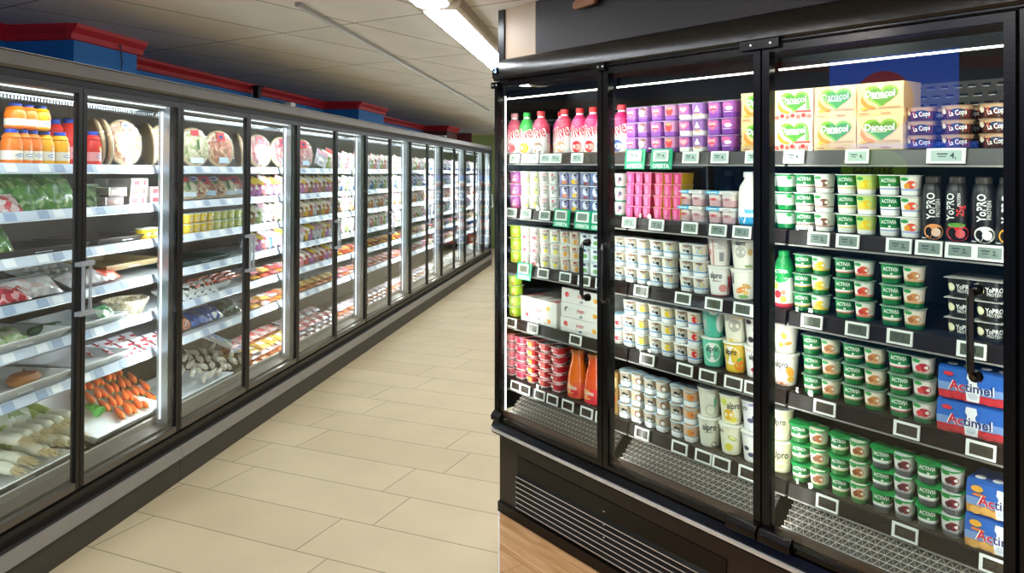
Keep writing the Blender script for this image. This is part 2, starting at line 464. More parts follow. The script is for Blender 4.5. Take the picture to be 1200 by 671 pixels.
# ---------------------------------------------------------------- shelves with rails and price tags
tags = {  # (door, shelf): photo columns of the electronic price tags; o = set in a green offer frame
 (0,0): '604 618 626 640 652 677', (0,1): '600 617 639 660o 685o 704o', (0,2): '616o 637 663 685 706', (0,3): '600 625 675', (0,4): '605 616 633 648 666 688 706',
 (1,0): '746o 777o 810 844 885', (1,1): '738 770 809 842 870', (1,2): '752 801 837 871 893', (1,3): '759 803 830 860 884', (1,4): '753 797 825 846 877',
 (2,0): '931 1005 1109', (2,1): '918 960 994 1054 1089 1125 1160', (2,2): '918 952 1005 1055 1139', (2,3): '921 967 1063 1150', (2,4): '910 970 1061 1166'}
TAGZ = [1.617, 1.362, 1.101, .842, .550]
digits = {0: '4,', 1: '2,', 2: '1,', 3: '2,', 4: '1,'}
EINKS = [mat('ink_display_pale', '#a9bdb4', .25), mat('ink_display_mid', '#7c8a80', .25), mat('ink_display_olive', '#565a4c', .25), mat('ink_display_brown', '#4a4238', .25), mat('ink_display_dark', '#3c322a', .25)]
OFG = mat('green_offer_plastic', '#0d9a6c', .4)
def price_tag(parent, x, y, z, dig, w=.072, h=.042, tilt=-.12, scr=None):
    b = MB()
    b.box(-w/2, w/2, -.006, 0, -h/2, h/2, TAGW)
    b.flat([(-1, -1), (1, -1), (1, 1), (-1, 1)], scr or EINK, 0.002, 0, w*.40, h*.35, -.0065)
    if dig:
        b.text(dig, '#15181a', w*.2, -.001, w*.16, -.0068)
        b.flat([(-1, -1), (1, -1), (1, 1), (-1, 1)], '#2b2f2d', -.008, .005, w*.14, h*.04, -.0068)
        b.flat([(-1, -1), (1, -1), (1, 1), (-1, 1)], '#2b2f2d', -.008, -.002, w*.10, h*.03, -.0068)
    return bld(b, 'price_tag', parent, M=T(x, y, z) @ RX(tilt), smooth=False)
for (k, j), s in tags.items():
    x0, x1 = (DOORX[k]+.006 if k else -.118), DOORX[k+1]-.006
    z = SH[j]
    sh = empty('shelf', parent=FR); sh['label'] = f'{["top","second","third","fourth","bottom"][j]} shelf behind the {dn[k]} door'
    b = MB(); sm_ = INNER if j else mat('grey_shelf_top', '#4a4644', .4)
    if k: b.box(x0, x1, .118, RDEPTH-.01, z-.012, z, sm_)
    else:
        pl_ = [(x0, .118), (x1, .118), (x1, RDEPTH-.01), (-.245, RDEPTH-.01), (-.245, .225)]
        b.add([(x, y, z-.012) for x, y in pl_]+[(x, y, z) for x, y in pl_], [tuple(range(5))[::-1], tuple(range(5, 10))]+[(i, (i+1) % 5, 5+(i+1) % 5, 5+i) for i in range(5)], sm_)
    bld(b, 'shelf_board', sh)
    b = MB(); b.prism([(.118, z-.002), (.112, z-.002), (.106, z-.045), (.118, z-.045)], x0, x1, GREYRAIL if j == 0 else mat('brown_grey_rail', '#1d1310', .4, var=.1, spec=.3)); bld(b, 'price_rail', sh)
    b = MB(); b.box(x0, x1, .104, .118, z-.05, z-.045, mat('rail_lip', '#8a8580', .35)); bld(b, 'rail_lip', sh)
    b = MB(); b.box(x0, x1, .116, .1185, z, z+.018, glass_mat('clear_shelf_stop', '#ffffff', .05)); bld(b, 'clear_stop', sh, smooth=False)
    for n, t in enumerate(s.split()):
        px = float(t.rstrip('o')); x = sR(px, .106)
        if not x0+.004 < x < x1-.01: continue
        if t.endswith('o'):
            tz = TAGZ[j]
            b = MB(); b.box(-.052, .052, -.004, 0, -.044, .034, OFG)
            b.text('OFERTA', '#ffffff', 0, -.032, .082, -.0045)
            of = bld(b, 'offer_sign', sh, M=T(x, .101, tz) @ RX(-.12), bevel=.002, smooth=False); of['label'] = 'green OFERTA sign around a price tag'
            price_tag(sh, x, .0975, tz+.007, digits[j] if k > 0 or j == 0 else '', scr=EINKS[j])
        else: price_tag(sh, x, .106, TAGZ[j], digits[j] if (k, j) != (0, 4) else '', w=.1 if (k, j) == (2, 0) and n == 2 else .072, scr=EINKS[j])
# slim lights in the lamp strips, plus unseen ones added behind the door posts
def area(name, M, sx, sy, power, col=(1, .97, .92)):
    l = bpy.data.lights.new(name, 'AREA'); l.shape = 'RECTANGLE'; l.size = sx; l.size_y = sy; l.energy = power; l.color = col
    o = bpy.data.objects.new(name, l); COL.objects.link(o); o.matrix_world = M; return o
for k in range(3):
    xm = (DOORX[k]+DOORX[k+1])/2
    area('fridge_top_lamp', RF @ T(xm, .034, 1.882) @ RX(math.radians(28)), .6, .02, R_TOP)
    for sg in (-1, 1):
        xe = DOORX[k]+.024 if sg < 0 else DOORX[k+1]-.024
        # added light facing in across its door; leftmost serves the upright strip
        area('added_post_light', RF @ T(xe, .03, 1.15) @ RZ(math.radians(sg*30 if k or sg > 0 else 0)) @ RX(math.radians(90)), .012, 1.4, R_POST*(2.0 if k == 0 and sg < 0 else 1))

# ---------------------------------------------------------------- goods
DN = ['left', 'middle', 'right']; SN = ['top', 'second', 'third', 'fourth', 'bottom']
def where(k, j): return f'{SN[j]} shelf, {DN[k]} door'
def RM(x, d, z, yaw=0): return RF @ T(x, d, z) @ RZ(yaw)
CUPANG = .45
def cup_mb(r, h, prof, decals, taper=.84, sq=0, n=24, cx=0, cy=0, z0=0, ang=0):
    """prof: [(height fraction, colour)] from the bottom up; decals laid around the front"""
    b = MB()
    rf = lambda t: r*(taper + (1-taper)*t)
    pr = [(rf(0)*.86, z0, None), (rf(.05), z0+h*.05, prof[0][1])]
    last = .05
    for t, c in prof:
        pr.append((rf(t), z0+h*t, c))
    pr.append((rf(1)*1.07, z0+h, prof[-1][1] if len(prof[-1]) < 3 else prof[-1][2])); pr.append((rf(1)*1.07, z0+h+.0012, pr[-1][2]))
    b.lathe(pr, n, sq, cx, cy)
    def R(z, a):
        t = (z-z0)/h; q = rf(t)
        if sq:
            aa = a - PI/2; p = 2+sq; q *= (abs(math.cos(aa))**p + abs(math.sin(aa))**p)**(-1/p)
        return q
    for d in decals:
        if d[0] == 'e':   _, c, u, v, su, sv = d[:6]; b.wrap(ell(14), c, R, u*r, z0+v*h, su*r, sv*h, cx, cy, rot=d[6] if len(d) > 6 else 0, off=.0006+.0002*decals.index(d), ang=ang)
        elif d[0] == 'h': _, c, u, v, su, sv = d; b.wrap(heart(), c, R, u*r, z0+v*h, su*r, sv*h, cx, cy, off=.0006+.0002*decals.index(d), ang=ang)
        elif d[0] == 'p': _, c, u, v, su, sv, pts = d; b.wrap(pts, c, R, u*r, z0+v*h, su*r, sv*h, cx, cy, off=.0006+.0002*decals.index(d), ang=ang)
        elif d[0] == 't':
            _, t, c, u, v, w = d[:6]; vs, fs = text_geo(t); b.wrap(vs, c, R, u*r, z0+v*h, w*r, w*r*1.45, cx, cy, .0006+.0002*decals.index(d), d[6] if len(d) > 6 else 0, fs, ang)
    return b
# printed designs: (ring colours, decals)
def act(band, low):   # green pot front with the word in white
    return ([(.30, low), (.36, band), (.46, '#f4f2ec'), (1, GRN)], [('e', '#0b7038', -.1, .6, .7, .08), ('t', 'ACTIVIA', '#fbfbf8', 0, .76, 1.5), ('e', '#e8f0e4', .1, .53, .12, .05)])
def actfruit(band, low, f1, f2, ground='#f0eee4'):
    return ([(.26, low), (.36, band), (1, ground)], [('e', f1, .12, .56, .5, .2), ('e', f2, -.3, .50, .3, .14), ('e', '#2f9a4a', -.55, .84, .4, .09)])
SWH = '#efeeea'
DES = {
 'act_coco': act('#a27a68', SWH), 'coco': actfruit('#b08c7c', SWH, '#7a4a33', '#f7f4ee', '#efe9e2'),
 'act_pine': act('#e0c63a', SWH), 'pine': actfruit('#e8d25a', SWH, '#f2c51c', '#f4dc4a', '#c9dd7a'),
 'act_mues': act('#7f8fd0', SWH), 'mues': actfruit('#a9b0dc', SWH, '#ea5a3c', '#f0a02c', '#f3efe4'),
 'act_green': ([(.3, '#0c7c3c'), (.42, '#e8ece4'), (.9, '#dfe9e2'), (1, GRN)], [('e', '#ffffff', -.1, .6, .5, .2, .5), ('e', '#2f9a4a', .4, .8, .3, .1)]),
 'act_yel': act('#e8b52c', '#0c6b35'), 'lemon': actfruit('#f0c93c', '#0c6b35', '#f3c61f', '#e9a92a'),
 'act_pea': act('#e2795a', '#0c6b35'), 'peach': actfruit('#e9806a', '#0c6b35', '#e45b3c', '#c93a2c'),
 'act_oat': act('#d9a883', '#0c6b35'), 'oat': actfruit('#d5a57c', '#0c6b35', '#d08c55', '#b06a3a', '#efe3d2'),
 'act_ber': act('#d64a6a', '#0c6b35'), 'berry': actfruit('#b8a098', '#146238', '#b02a3a', '#d8404a', '#e9e2dc'),
 'act_nut': act('#e6d2a0', '#2f7a3c'), 'nut': actfruit('#cfd0a0', '#3c7a40', '#b86a3a', '#8a4a26', '#efe6d4'),
 'act_plum': act('#b9bdc0', '#46484c'), 'plum': actfruit('#a8a8ac', '#5a5a5e', '#7a2430', '#4c1824', '#e6e4e2'),
 'cow': ([(.3, '#dfe0e0'), (.38, '#3a8cc4'), (1, '#d8cfbc')], [('e', '#cdd6da', .0, .56, .7, .13), ('e', '#16181e', -.1, .6, .36, .08), ('e', '#16181e', .3, .54, .14, .11), ('e', '#d8dcdc', -.05, .62, .12, .04), ('t', 'yogur', '#6a2a1c', 0, .85, 1.0)]),
 'cowplain': ([(.3, '#dfe0e0'), (.38, '#3a8cc4'), (1, '#d8cfbc')], [('e', '#9fb4be', .1, .6, .5, .16), ('e', '#d8c07a', .2, .62, .25, .1), ('t', 'yogur', '#6a2a1c', 0, .86, 1.0)]),
 'cowlemon': ([(.3, '#dfe0e0'), (.38, '#3a8cc4'), (1, '#d8cfb4')], [('e', '#e4c020', .1, .6, .46, .2), ('e', '#8a6a4a', 0, .86, .5, .04)]),
 'cowberry': ([(.3, '#dfe0e0'), (.38, '#3a6cc4'), (1, '#dccab8')], [('e', '#d02a24', .1, .6, .4, .2), ('e', '#8a6a4a', 0, .86, .5, .04)]),
 'greycow': ([(.34, '#e6e8ea'), (.4, '#8ea6b4'), (1, '#ab9a86')], [('e', '#16181e', -.1, .62, .4, .09), ('e', '#24262a', .25, .57, .12, .1), ('e', '#e9edf0', .1, .5, .4, .04)]),
 'greycoco': ([(.34, '#e6e8ea'), (.4, '#8ea6b4'), (1, '#b8a48c')], [('e', '#7a4632', .1, .62, .4, .2), ('e', '#f0ebe4', .2, .6, .26, .13)]),
 'greypea': ([(.34, '#e6e8ea'), (.4, '#8ea6b4'), (1, '#cfa888')], [('e', '#e08a3c', .1, .6, .5, .2), ('e', '#c96a3a', .3, .62, .2, .1)]),
 'heart': ([(.32, '#8a4aa8'), (1, '#a865b4')], [('h', '#f06a9a', 0, .62, .78, .36), ('h', '#f7b6b8', 0, .62, .55, .22), ('e', '#e03a5a', 0, .56, .45, .06)]),
 'pcoco': ([(.32, '#8a4aa8'), (1, '#b07ab8')], [('e', '#8a5a48', .15, .68, .6, .3, -.5), ('e', '#fbf8f4', -.1, .6, .5, .22, -.5)]),
 'pstraw': ([(.32, '#8a4aa8'), (1, '#c889b4')], [('e', '#e8474a', 0, .62, .52, .3), ('e', '#f4a07a', 0, .8, .4, .1)]),
 'pcream': ([(.32, '#f4f0ea'), (1, '#9a6ab0')], [('p', '#f8f4ea', 0, .52, .7, .38, [(-1, -.6), (1, -.6), (.5, .2), (.05, 1), (-.4, .2)]), ('e', '#d8a878', .1, .3, .6, .07)]),
 'pheartw': ([(.32, '#f4f0ea'), (1, '#a865b4')], [('h', '#f06a9a', 0, .66, .78, .34), ('h', '#f7b6b8', 0, .66, .55, .2)]),
 'pcake': ([(.32, '#7a3a98'), (1, '#a055a8')], [('e', '#f06aa4', -.05, .76, .62, .18), ('e', '#f4ecf0', .2, .58, .5, .12), ('e', '#d8c0e0', 0, .36, .6, .03)]),
 'lilac': ([(.2, '#e86aa0'), (1, '#c070b8')], [('e', '#f4b0cc', 0, .5, .55, .25), ('e', '#f6e4ec', -.2, .3, .4, .14), ('e', '#9a50b0', .1, .85, .5, .08)]),
 'wyel': ([(1, '#dcd8ca')], [('e', '#e6d860', .15, .3, .3, .12), ('e', '#e8847a', -.2, .8, .3, .06), ('t', 'fruta', '#7a6a72', -.1, .62, .9), ('p', '#a8a09c', .75, .5, .12, .3, sq4())]),
 'wlem': ([(1, '#dcdac8')], [('e', '#dfe070', .1, .4, .4, .2), ('e', '#b9c27a', 0, .8, .4, .05), ('t', 'fruta', '#7a6a72', -.1, .62, .9), ('p', '#a8a09c', .75, .5, .12, .3, sq4())]),
 'wpink': ([(1, '#dcd6d0')], [('e', '#e890a0', 0, .84, .5, .08), ('e', '#8c9a90', 0, .36, .4, .08), ('t', 'fruta', '#7a6a72', -.1, .62, .9), ('p', '#a8a09c', .75, .5, .12, .3, sq4())]),
 'wgrey': ([(1, '#dad8d2')], [('e', '#e0607a', -.3, .8, .24, .1), ('e', '#8a9088', -.2, .4, .24, .1), ('t', 'fruta', '#7a6a72', -.1, .62, .9), ('p', '#a8a09c', .75, .5, .12, .3, sq4())]),
 'npeach': ([(1, '#8d86b8')], [('e', '#e6e2ea', -.1, .62, .55, .3), ('e', '#20203a', .05, .8, .2, .08), ('e', '#e88a4a', 0, .22, .5, .14)]),
 'nbanana': ([(1, '#8d8ab4')], [('e', '#dcd8e2', 0, .66, .5, .26), ('e', '#20203a', .15, .8, .2, .08), ('e', '#eec22a', 0, .28, .6, .16)]),
 'nplum': ([(1, '#7f84ac')], [('e', '#dcd8e2', 0, .6, .55, .3), ('e', '#20203a', .15, .78, .2, .08), ('e', '#9a3a3c', 0, .16, .5, .1)]),
 'nblue': ([(1, '#5f74a8')], [('e', '#e2e4ea', 0, .58, .55, .32), ('e', '#20203a', .15, .78, .2, .08), ('e', '#7a4a4c', 0, .14, .5, .09)]),
 'lime': ([(1, '#b6d838')], [('e', '#e6ec9a', 0, .6, .5, .2), ('e', '#f0a05a', 0, .22, .5, .1)]),
 'wrasp': ([(1, '#dcd4d0')], [('e', '#e03a5c', -.1, .2, .6, .13), ('e', '#c890a0', 0, .8, .4, .06), ('t', 'fruta', '#7a6a72', -.1, .62, .9), ('p', '#a8a09c', .75, .5, .12, .3, sq4())]),
 'wban': ([(1, '#dcd8ca')], [('e', '#e0cf4a', 0, .36, .36, .2), ('e', '#d0909a', 0, .82, .5, .06), ('t', 'fruta', '#7a6a72', -.1, .62, .9), ('p', '#a8a09c', .75, .5, .12, .3, sq4())]),
 'wpap': ([(1, '#dcd4c6')], [('e', '#d9953a', 0, .3, .3, .2), ('e', '#b0605a', 0, .8, .5, .07), ('t', 'fruta', '#7a6a72', -.1, .62, .9), ('p', '#a8a09c', .75, .5, .12, .3, sq4())]),
 'wfig': ([(1, '#d8cab6')], [('e', '#c98a2a', .1, .26, .3, .2), ('e', '#8a3a3a', 0, .78, .55, .09), ('t', 'fruta', '#7a6a72', -.1, .62, .9), ('p', '#a8a09c', .75, .5, .12, .3, sq4())]),
 'wblue': ([(1, '#e2e6e8')], [('e', '#28345a', 0, .78, .5, .1), ('e', '#6aa05a', -.1, .36, .4, .16)]),
 'tealpot': ([(.1, '#2f9a7c'), (1, '#e4ddd8')], [('e', '#5a4a6a', .1, .62, .35, .16), ('e', '#d88a9a', -.2, .4, .3, .1)]),
 'duo': ([(1, '#e9e2dc')], [('e', '#d0485a', 0, .42, .5, .14)]),
 'pinkside': ([(1, '#d8447c')], [('e', '#e870a0', 0, .5, .5, .3)]),
 'pinkyel': ([(1, '#da4a84')], [('p', '#f0b830', .95, .5, .42, .48, [(-1, -1), (1, -1), (1, 1), (-1, 1)])]),
}
NICE = {'act_coco': 'coconut', 'act_pine': 'pineapple', 'act_mues': 'muesli and fruit', 'act_green': 'plain white', 'act_yel': 'lemon', 'act_pea': 'peach', 'act_oat': 'oat', 'act_ber': 'berry', 'act_nut': 'nut', 'act_plum': 'dark fruit'}
def pot(parent, design, x, y, r, h, sq, n=24, plainback=False, taper=.84):
    rings, dec = DES[design]
    b = cup_mb(r, h, rings, [] if plainback else dec, sq=sq, n=n, cx=0, cy=0, taper=taper, ang=0 if sq > 2.5 else CUPANG)
    return b.build('pot', parent, M=T(x, y, 0))
DEEP = 1
def pack(key, A, B, p, h, lid='#efefec', sq=2, wavy=0, r=None, deep=2, single=False, taper=.84, lidoff=.0):
    """yoghurt pots joined under one lid sheet: A and B at the front, the same behind"""
    def f():
        root = empty('yoghurt_pot' if single else 'yoghurt_pack')
        rr = (r or p*.432); hh = h-.0035; deep = DEEP
        xs = [0] if single else [-p/2, p/2]
        for dy in range(deep):
            for i, x in enumerate(xs):
                pot(root, (A, B)[i], x, rr*1.07+dy*p, rr, hh, sq, 24 if dy == 0 else 14, dy > 0, taper)
        b = MB(); w = (p if single else 2*p)/2 - .0006; dd = p*deep/2; y0 = rr*1.07 - p/2
        m = P(lid)
        nx = 12; pts = []
        def outline():
            o = []; N_ = 14 if single else 26; yc = y0+dd; hd = dd-.0006
            for i in range(N_+1):
                u = -1+2*i/N_; q = abs(math.sin(PI*u)) if not single else 1
                e_ = max(0, 1-abs(u)**8)**.3
                o.append((u*w, hd*e_*(.86+.14*q**.6)))
            return [(x, yc-y) for x, y in o[:-1]] + [(x, yc+y) for x, y in o[::-1][:-1]]
        o = outline(); n = len(o)
        zf = lambda x, y: (wavy*math.sin(x*90+1)*.0025 + wavy*.003*(1 if y < y0+.01 else 0)*-1)
        vs = [(x, y, hh+zf(x, y)) for x, y in o] + [(x, y, hh+.0022+zf(x, y)) for x, y in o] + [(0, y0+dd, hh), (0, y0+dd, hh+.0024)]
        fs = [(i, (i+1) % n, n+(i+1) % n, n+i) for i in range(n)] + [(i, 2*n, (i+1) % n) for i in range(n)] + [(n+i, n+(i+1) % n, 2*n+1) for i in range(n)]
        b.add(vs, fs, m); l = b.build('lid', root)
        return root
    return f
ROWN = {1: ['only'], 2: ['lower', 'upper'], 3: ['bottom', 'middle', 'top'], 4: ['lowest', 'second', 'third', 'topmost'], 5: ['lowest', 'second', 'third', 'fourth', 'topmost']}
def stack_packs(k, j, groups, rows, h, top, lids='#efefec', sq=2, wavy=0, d=.122, deep=2, names=None, taper=.84, topsame=True):
    """groups: (photo x of the left pot, of the right pot, designA, designB)"""
    n = len(groups)
    for gi, g in enumerate(groups):
        xa, xb, A, B = g[:4]; lid = g[4] if len(g) > 4 else lids
        dm = d + .03
        if xb is None: x = sR(xa, dm); p = g[5] if len(g) > 5 else .062; single = True
        else: sa, sb = sR(xa, dm), sR(xb, dm); x = (sa+sb)/2; p = min(abs(sb-sa), .072)*.965; single = False
        for r_ in range(rows):
            global CUPANG
            CUPANG = (.5, .42, .3)[k]
            key = ('pack', k, A, B, round(p, 3), h, lid, sq, wavy, single, deep)
            desc = names[gi]
            lab = f'{desc}, {ROWN[rows][r_]} of stack, {where(k, j)}'
            jit = random.uniform(-.002, .002)
            inst(key, pack(key, A, B, round(p, 3), h, lid, sq, wavy, deep=deep, single=single, taper=taper), RM(x+jit, d+random.uniform(0, .004), SH[j]+.0006+r_*h, random.uniform(-.03, .03)), lab, 'yoghurt', f'yoghurts on the {where(k, j)}')
# left door
stack_packs(0, 1, [(606, None, 'lilac', 'lilac', '#f2eeee', .070), (618, 629.5, 'wyel', 'wlem'), (640.5, 652, 'wpink', 'wgrey'), (664, 676, 'npeach', 'nbanana'), (688, 700, 'nplum', 'nblue')], 3, .0586, 0,
    names=['pink and lilac yoghurt pot', 'white yoghurt pots with yellow fruit', 'plain white yoghurt pots', 'lilac yoghurt pots, peach and banana', 'blue-grey yoghurt pots'], taper=.93)
stack_packs(0, 2, [(606, None, 'lime', 'lime', '#e2ecc0', .070), (618, 629.5, 'wrasp', 'wrasp'), (640.5, 653, 'wban', 'wban'), (664.5, 676.5, 'wpap', 'wfig'), (688, 701, 'wblue', 'wblue', '#cfe2ea')], 3, .0596, 0,
    names=['lime green yoghurt pot', 'white yoghurt pots with raspberries', 'white yoghurt pots with banana', 'cream yoghurt pots with brown fruit', 'white yoghurt pots with pale blue lids'], taper=.93)
stack_packs(0, 3, [(604, None, 'lime', 'lime', '#d8e6c8', .066)], 4, .05, 0, names=['pale green yoghurt pot'], taper=.93)
# middle door
stack_packs(1, 0, [(744, 758, 'heart', 'pcoco'), (773, 789, 'heart', 'pstraw'), (806, 822.5, 'pheartw', 'pcream'), (840, 857.5, 'heart', 'pcake')], 3, .0598, 0, lids='#c8a8d4', sq=3,
    names=['purple yoghurt pots, heart and coconut', 'purple yoghurt pots, heart and strawberry', 'purple and white yoghurt pots with cream', 'purple yoghurt pots, heart and cake'], taper=.9)
stack_packs(1, 1, [(729, None, 'tealpot', 'tealpot', '#e6e2e0', .055)], 3, .0578, 0, names=['small yoghurt pot with teal base'])
stack_packs(1, 2, [(728, None, 'cow', 'cow', '#e6e8e8', .058), (741, 756, 'cow', 'cowplain'), (770.5, 786, 'cow', 'cowplain'), (806, 822, 'cow', 'cowplain')], 3, .0597, 0,
    names=['white cow yoghurt pot', 'leftmost white cow yoghurt pots', 'middle white cow yoghurt pots', 'rightmost white cow yoghurt pots'])
stack_packs(1, 3, [(725.5, None, 'duo', 'duo', '#a8d4e8', .060)], 2, .062, 0, names=['pot with pale blue lid'])
stack_packs(1, 3, [(739, 754, 'cow', 'cowlemon'), (769, 784, 'cow', 'cowlemon'), (799.5, 815, 'cow', 'cowberry')], 3, .0632, 0,
    names=['left pair of cow and lemon yoghurts', 'right pair of cow and lemon yoghurts', 'cow and strawberry yoghurt pots'])
stack_packs(1, 4, [(734.5, 749, 'greycow', 'greycoco'), (763.5, 778, 'greycow', 'greycoco'), (795, 811, 'greycow', 'greypea')], 3, .0645, 0, lids='#b4cede', wavy=1,
    names=['left cow and coconut yoghurts', 'right cow and coconut yoghurts', 'cow and peach yoghurts'])
# right door
stack_packs(2, 1, [(899, 922, 'act_green', 'act_green', '#e8ece8'), (944, 967, 'act_coco', 'coco'), (992, 1016, 'act_pine', 'pine'), (1042, 1068, 'act_mues', 'mues')], 3, .0605, 0,
    names=['green and white yoghurts', 'green yoghurts with coconut', 'green yoghurts with pineapple', 'green yoghurts with red and yellow fruit'], sq=1.2)
stack_packs(2, 2, [(940.5, 962, 'act_yel', 'lemon', '#8fae9a'), (990, 1014, 'act_pea', 'peach', '#8fae9a'), (1045, 1072, 'act_oat', 'oat', '#8fae9a')], 3, .0615, 0,
    names=['green yoghurts with lemon', 'green yoghurts with red peach', 'green yoghurts with oats'], sq=.6)
stack_packs(2, 3, [(952, 974.5, 'act_oat', 'oat', '#7f9a88'), (1000, 1026, 'act_oat', 'oat', '#7f9a88'), (1054, 1083, 'act_ber', 'berry', '#7f9a88')], 3, .0632, 0,
    names=['left stack of green oat yoghurts', 'second stack of green oat yoghurts', 'green yoghurts with berries'], sq=.6)
stack_packs(2, 4, [(938, 960.5, 'act_nut', 'nut', '#1f9a4c'), (984.5, 1008, 'act_nut', 'nut', '#1f9a4c'), (1034, 1061, 'act_plum', 'plum', '#1f9a4c'), (1088, 1117.5, 'act_plum', 'plum', '#1f9a4c')], 3, .0632, 0, wavy=1,
    names=['left green-lidded nut yoghurts', 'right green-lidded nut yoghurts', 'left green-lidded dark fruit yoghurts', 'right green-lidded dark fruit yoghurts'], sq=.6)

# --- bottles of drinking yoghurt, top shelf of the left and middle doors
def bottle(prof, decals, cap, h, capw, n=28):
    def f():
        root = empty('drink_bottle')
        b = MB(); b.lathe(prof, n)
        def R(z, a):
            for i in range(1, len(prof)):
                if prof[i-1][1] <= z <= prof[i][1]:
                    t = (z-prof[i-1][1])/max(1e-6, prof[i][1]-prof[i-1][1]); return prof[i-1][0]*(1-t)+prof[i][0]*t
            return prof[-1][0]
        for i, d in enumerate(decals):
            o = .0007+.0002*i
            if d[0] == 'e': b.wrap(ell(16), d[1], R, d[2], d[3], d[4], d[5], off=o, rot=d[6] if len(d) > 6 else 0)
            elif d[0] == 't': vs, fs = text_geo(d[1]); b.wrap(vs, d[2], R, d[3], d[4], d[5], d[5]*(d[7] if len(d) > 7 else 1.2), off=o, rot=d[6] if len(d) > 6 else 0, fs=fs)
        b.build('bottle_body', root)
        z0, z1, r = capw
        b = MB(); b.lathe([(r, z0, None), (r, z1-.003, cap), (r*.85, z1, cap)], 20); b.build('cap', root)
        return root
    return f
def soy(top, fruit, fruit2, capc, low='#f2eeee'):
    K_ = 1.22
    pr = [(.032, 0, None), (.0402, .006, low), (.0415, .05, low), (.0405, .095, '#ecc4d0'), (.0405, .115, top), (.037, .135, top), (.027, .155, top), (.0165, .168, top), (.0150, .175, '#ffffff'), (.0150, .178, '#f4dada')]
    return bottle(pr, [('e', '#f4eef0', .034, .07, .014, .05), ('e', fruit, .002, .030, .024, .024), ('e', fruit2, .01, .028, .015, .014), ('t', 'Vive', '#fbf4f4', -.0012, .093, .078, .3, 1.8), ('t', 'Vive', '#fbf4f4', .0018, .097, .078, .3, 1.8), ('t', 'Vive', '#d21c30', .0, .095, .075, .3, 1.75)], capc, .2, (.176, .198, .0185))
kinds = [(603, '#e4607c', '#e88a98', '#e24a5c', '#e8a0a8', 'pink drink bottle beside the left edge', .128),
 (617.5, '#3fae4c', '#f2a21c', '#f6c83c', '#37b44e', 'green-capped drink bottle with mango', .14),
 (634, '#e04a68', '#9a7a5c', '#f6f2ee', '#e83c44', 'red-capped drink bottle with coconut', .13),
 (648.5, '#d43088', '#f0c31c', '#e8b010', '#e23440', 'drink bottle with pineapple, set slightly back', .165),
 (661.5, '#de3c5c', '#eeb088', '#f3ece4', '#e83c44', 'red-capped drink bottle with peach-coloured fruit', .13),
 (679.5, '#dc3472', '#de2c34', '#f2b0a4', '#d93436', 'drink bottle with red strawberries, fifth red cap', .13),
 (695, '#dc3472', '#de2c34', '#f2b0a4', '#d93436', 'drink bottle with red strawberries, second from post', .13),
 (709, '#e04a94', '#4a6ab0', '#c8d2ec', '#d93436', 'drink bottle half hidden by the door post', .13)]
for i, (px, a, f1, f2, cap, lab, d) in enumerate(kinds):
    inst(('soy', a, f1, cap), soy(a, f1, f2, cap), RM(sR(px, d+.035), d+.036+(.05 if i == 3 else 0), SH[0]+.0006, random.uniform(.3, .5)), lab + ', top shelf', 'bottle', 'drink bottles on the top shelf')
inst(('soy', 'b'), soy('#d8286c', '#3c5a9c', '#c0ccea', '#e8404c'), RM(sR(728.5, .165), .166, SH[0]+.0006, .2), 'red-capped drink bottle with blueberries, middle door top shelf', 'bottle', 'drink bottles on the top shelf')
# --- cartons
def danacol(straw):
    def f():
        root = empty('yoghurt_drink_carton'); w, h, dp = .139, .0985, .11
        paper = '#e0c8b8' if straw else '#e2c08e'
        b = MB(); n = 10
        # sleeve: pinched at the sides, slightly swollen in the middle
        vs = []; fs = []
        for sgn, y in ((0, 0), (1, dp)):
            for jz in range(7):
                for i in range(n+1):
                    u = -1+2*i/n; v = jz/6
                    bul = .003*(1-u*u)*(1-(2*v-1)**2); pin = 1-.025*math.sin(PI*v)
                    vs.append((u*w/2*pin, (y - bul) if not sgn else y, v*h - (.003*(abs(u) < .99)*0)))
        L_ = n+1; F2 = 7*L_
        for jz in range(6):
            for i in range(n):
                q = jz*L_+i; fs.append((q, q+1, q+1+L_, q+L_)); fs.append((F2+q+1, F2+q, F2+q+L_, F2+q+1+L_))
            q = jz*L_; fs.append((q, q+L_, F2+q+L_, F2+q)); q += n; fs.append((q+L_, q, F2+q, F2+q+L_))
        for i in range(n):
            q = 6*L_+i; fs.append((q, q+1, F2+q+1, F2+q)); fs.append((i+1, i, F2+i, F2+i+1))
        b.add(vs, fs, P(paper))
        y = -.0036
        b.flat(heart(26), '#7db536', .004, h*.62, .054, .036, y); b.flat(heart(26), '#469022', .009, h*.60, .046, .029, y-.0003)
        b.flat([(-1, .5), (-.86, 0), (-.5, -.5), (.1, -.8), (-.2, -1), (-.8, -.75), (-1.1, -.2)], '#ea8a2c', -.012, h*.5, .040, .030, y-.0006)
        b.text('Danacol', '#ffffff', .002, h*.66, .088, y-.001); b.text('Danacol', '#ffffff', .0026, h*.668, .088, y-.001)
        b.flat(sq4(), '#f4ece4', .0, h*.53, .024, .0012, y-.001)
        if straw:
            b.flat(sq4(), '#d83030', .036, h*.27, .027, .003, y-.0007)
            for i in range(7): b.flat(ell(8), '#d8342c' if i % 2 else '#e8685a', -.058+i*.019, h*.10+.004*(i % 2), .008, .007, y-.0005-.0001*i)
            b.flat(sq4(), '#6ab04a', .052, h*.48, .005, .016, y-.0008)
        else:
            b.flat(sq4(), '#c9a070', .03, h*.26, .032, .0022, y-.0007); b.flat(sq4(), '#b9794a', -.045, h*.07, .014, .0015, y-.0007)
            b.flat(sq4(), '#b9794a', .02, h*.07, .014, .0015, y-.0007); b.flat(ell(8), '#e2b040', -.045, h*.22, .01, .005, y-.0006)
        b.build('carton_sleeve', root)
        return root
    return f
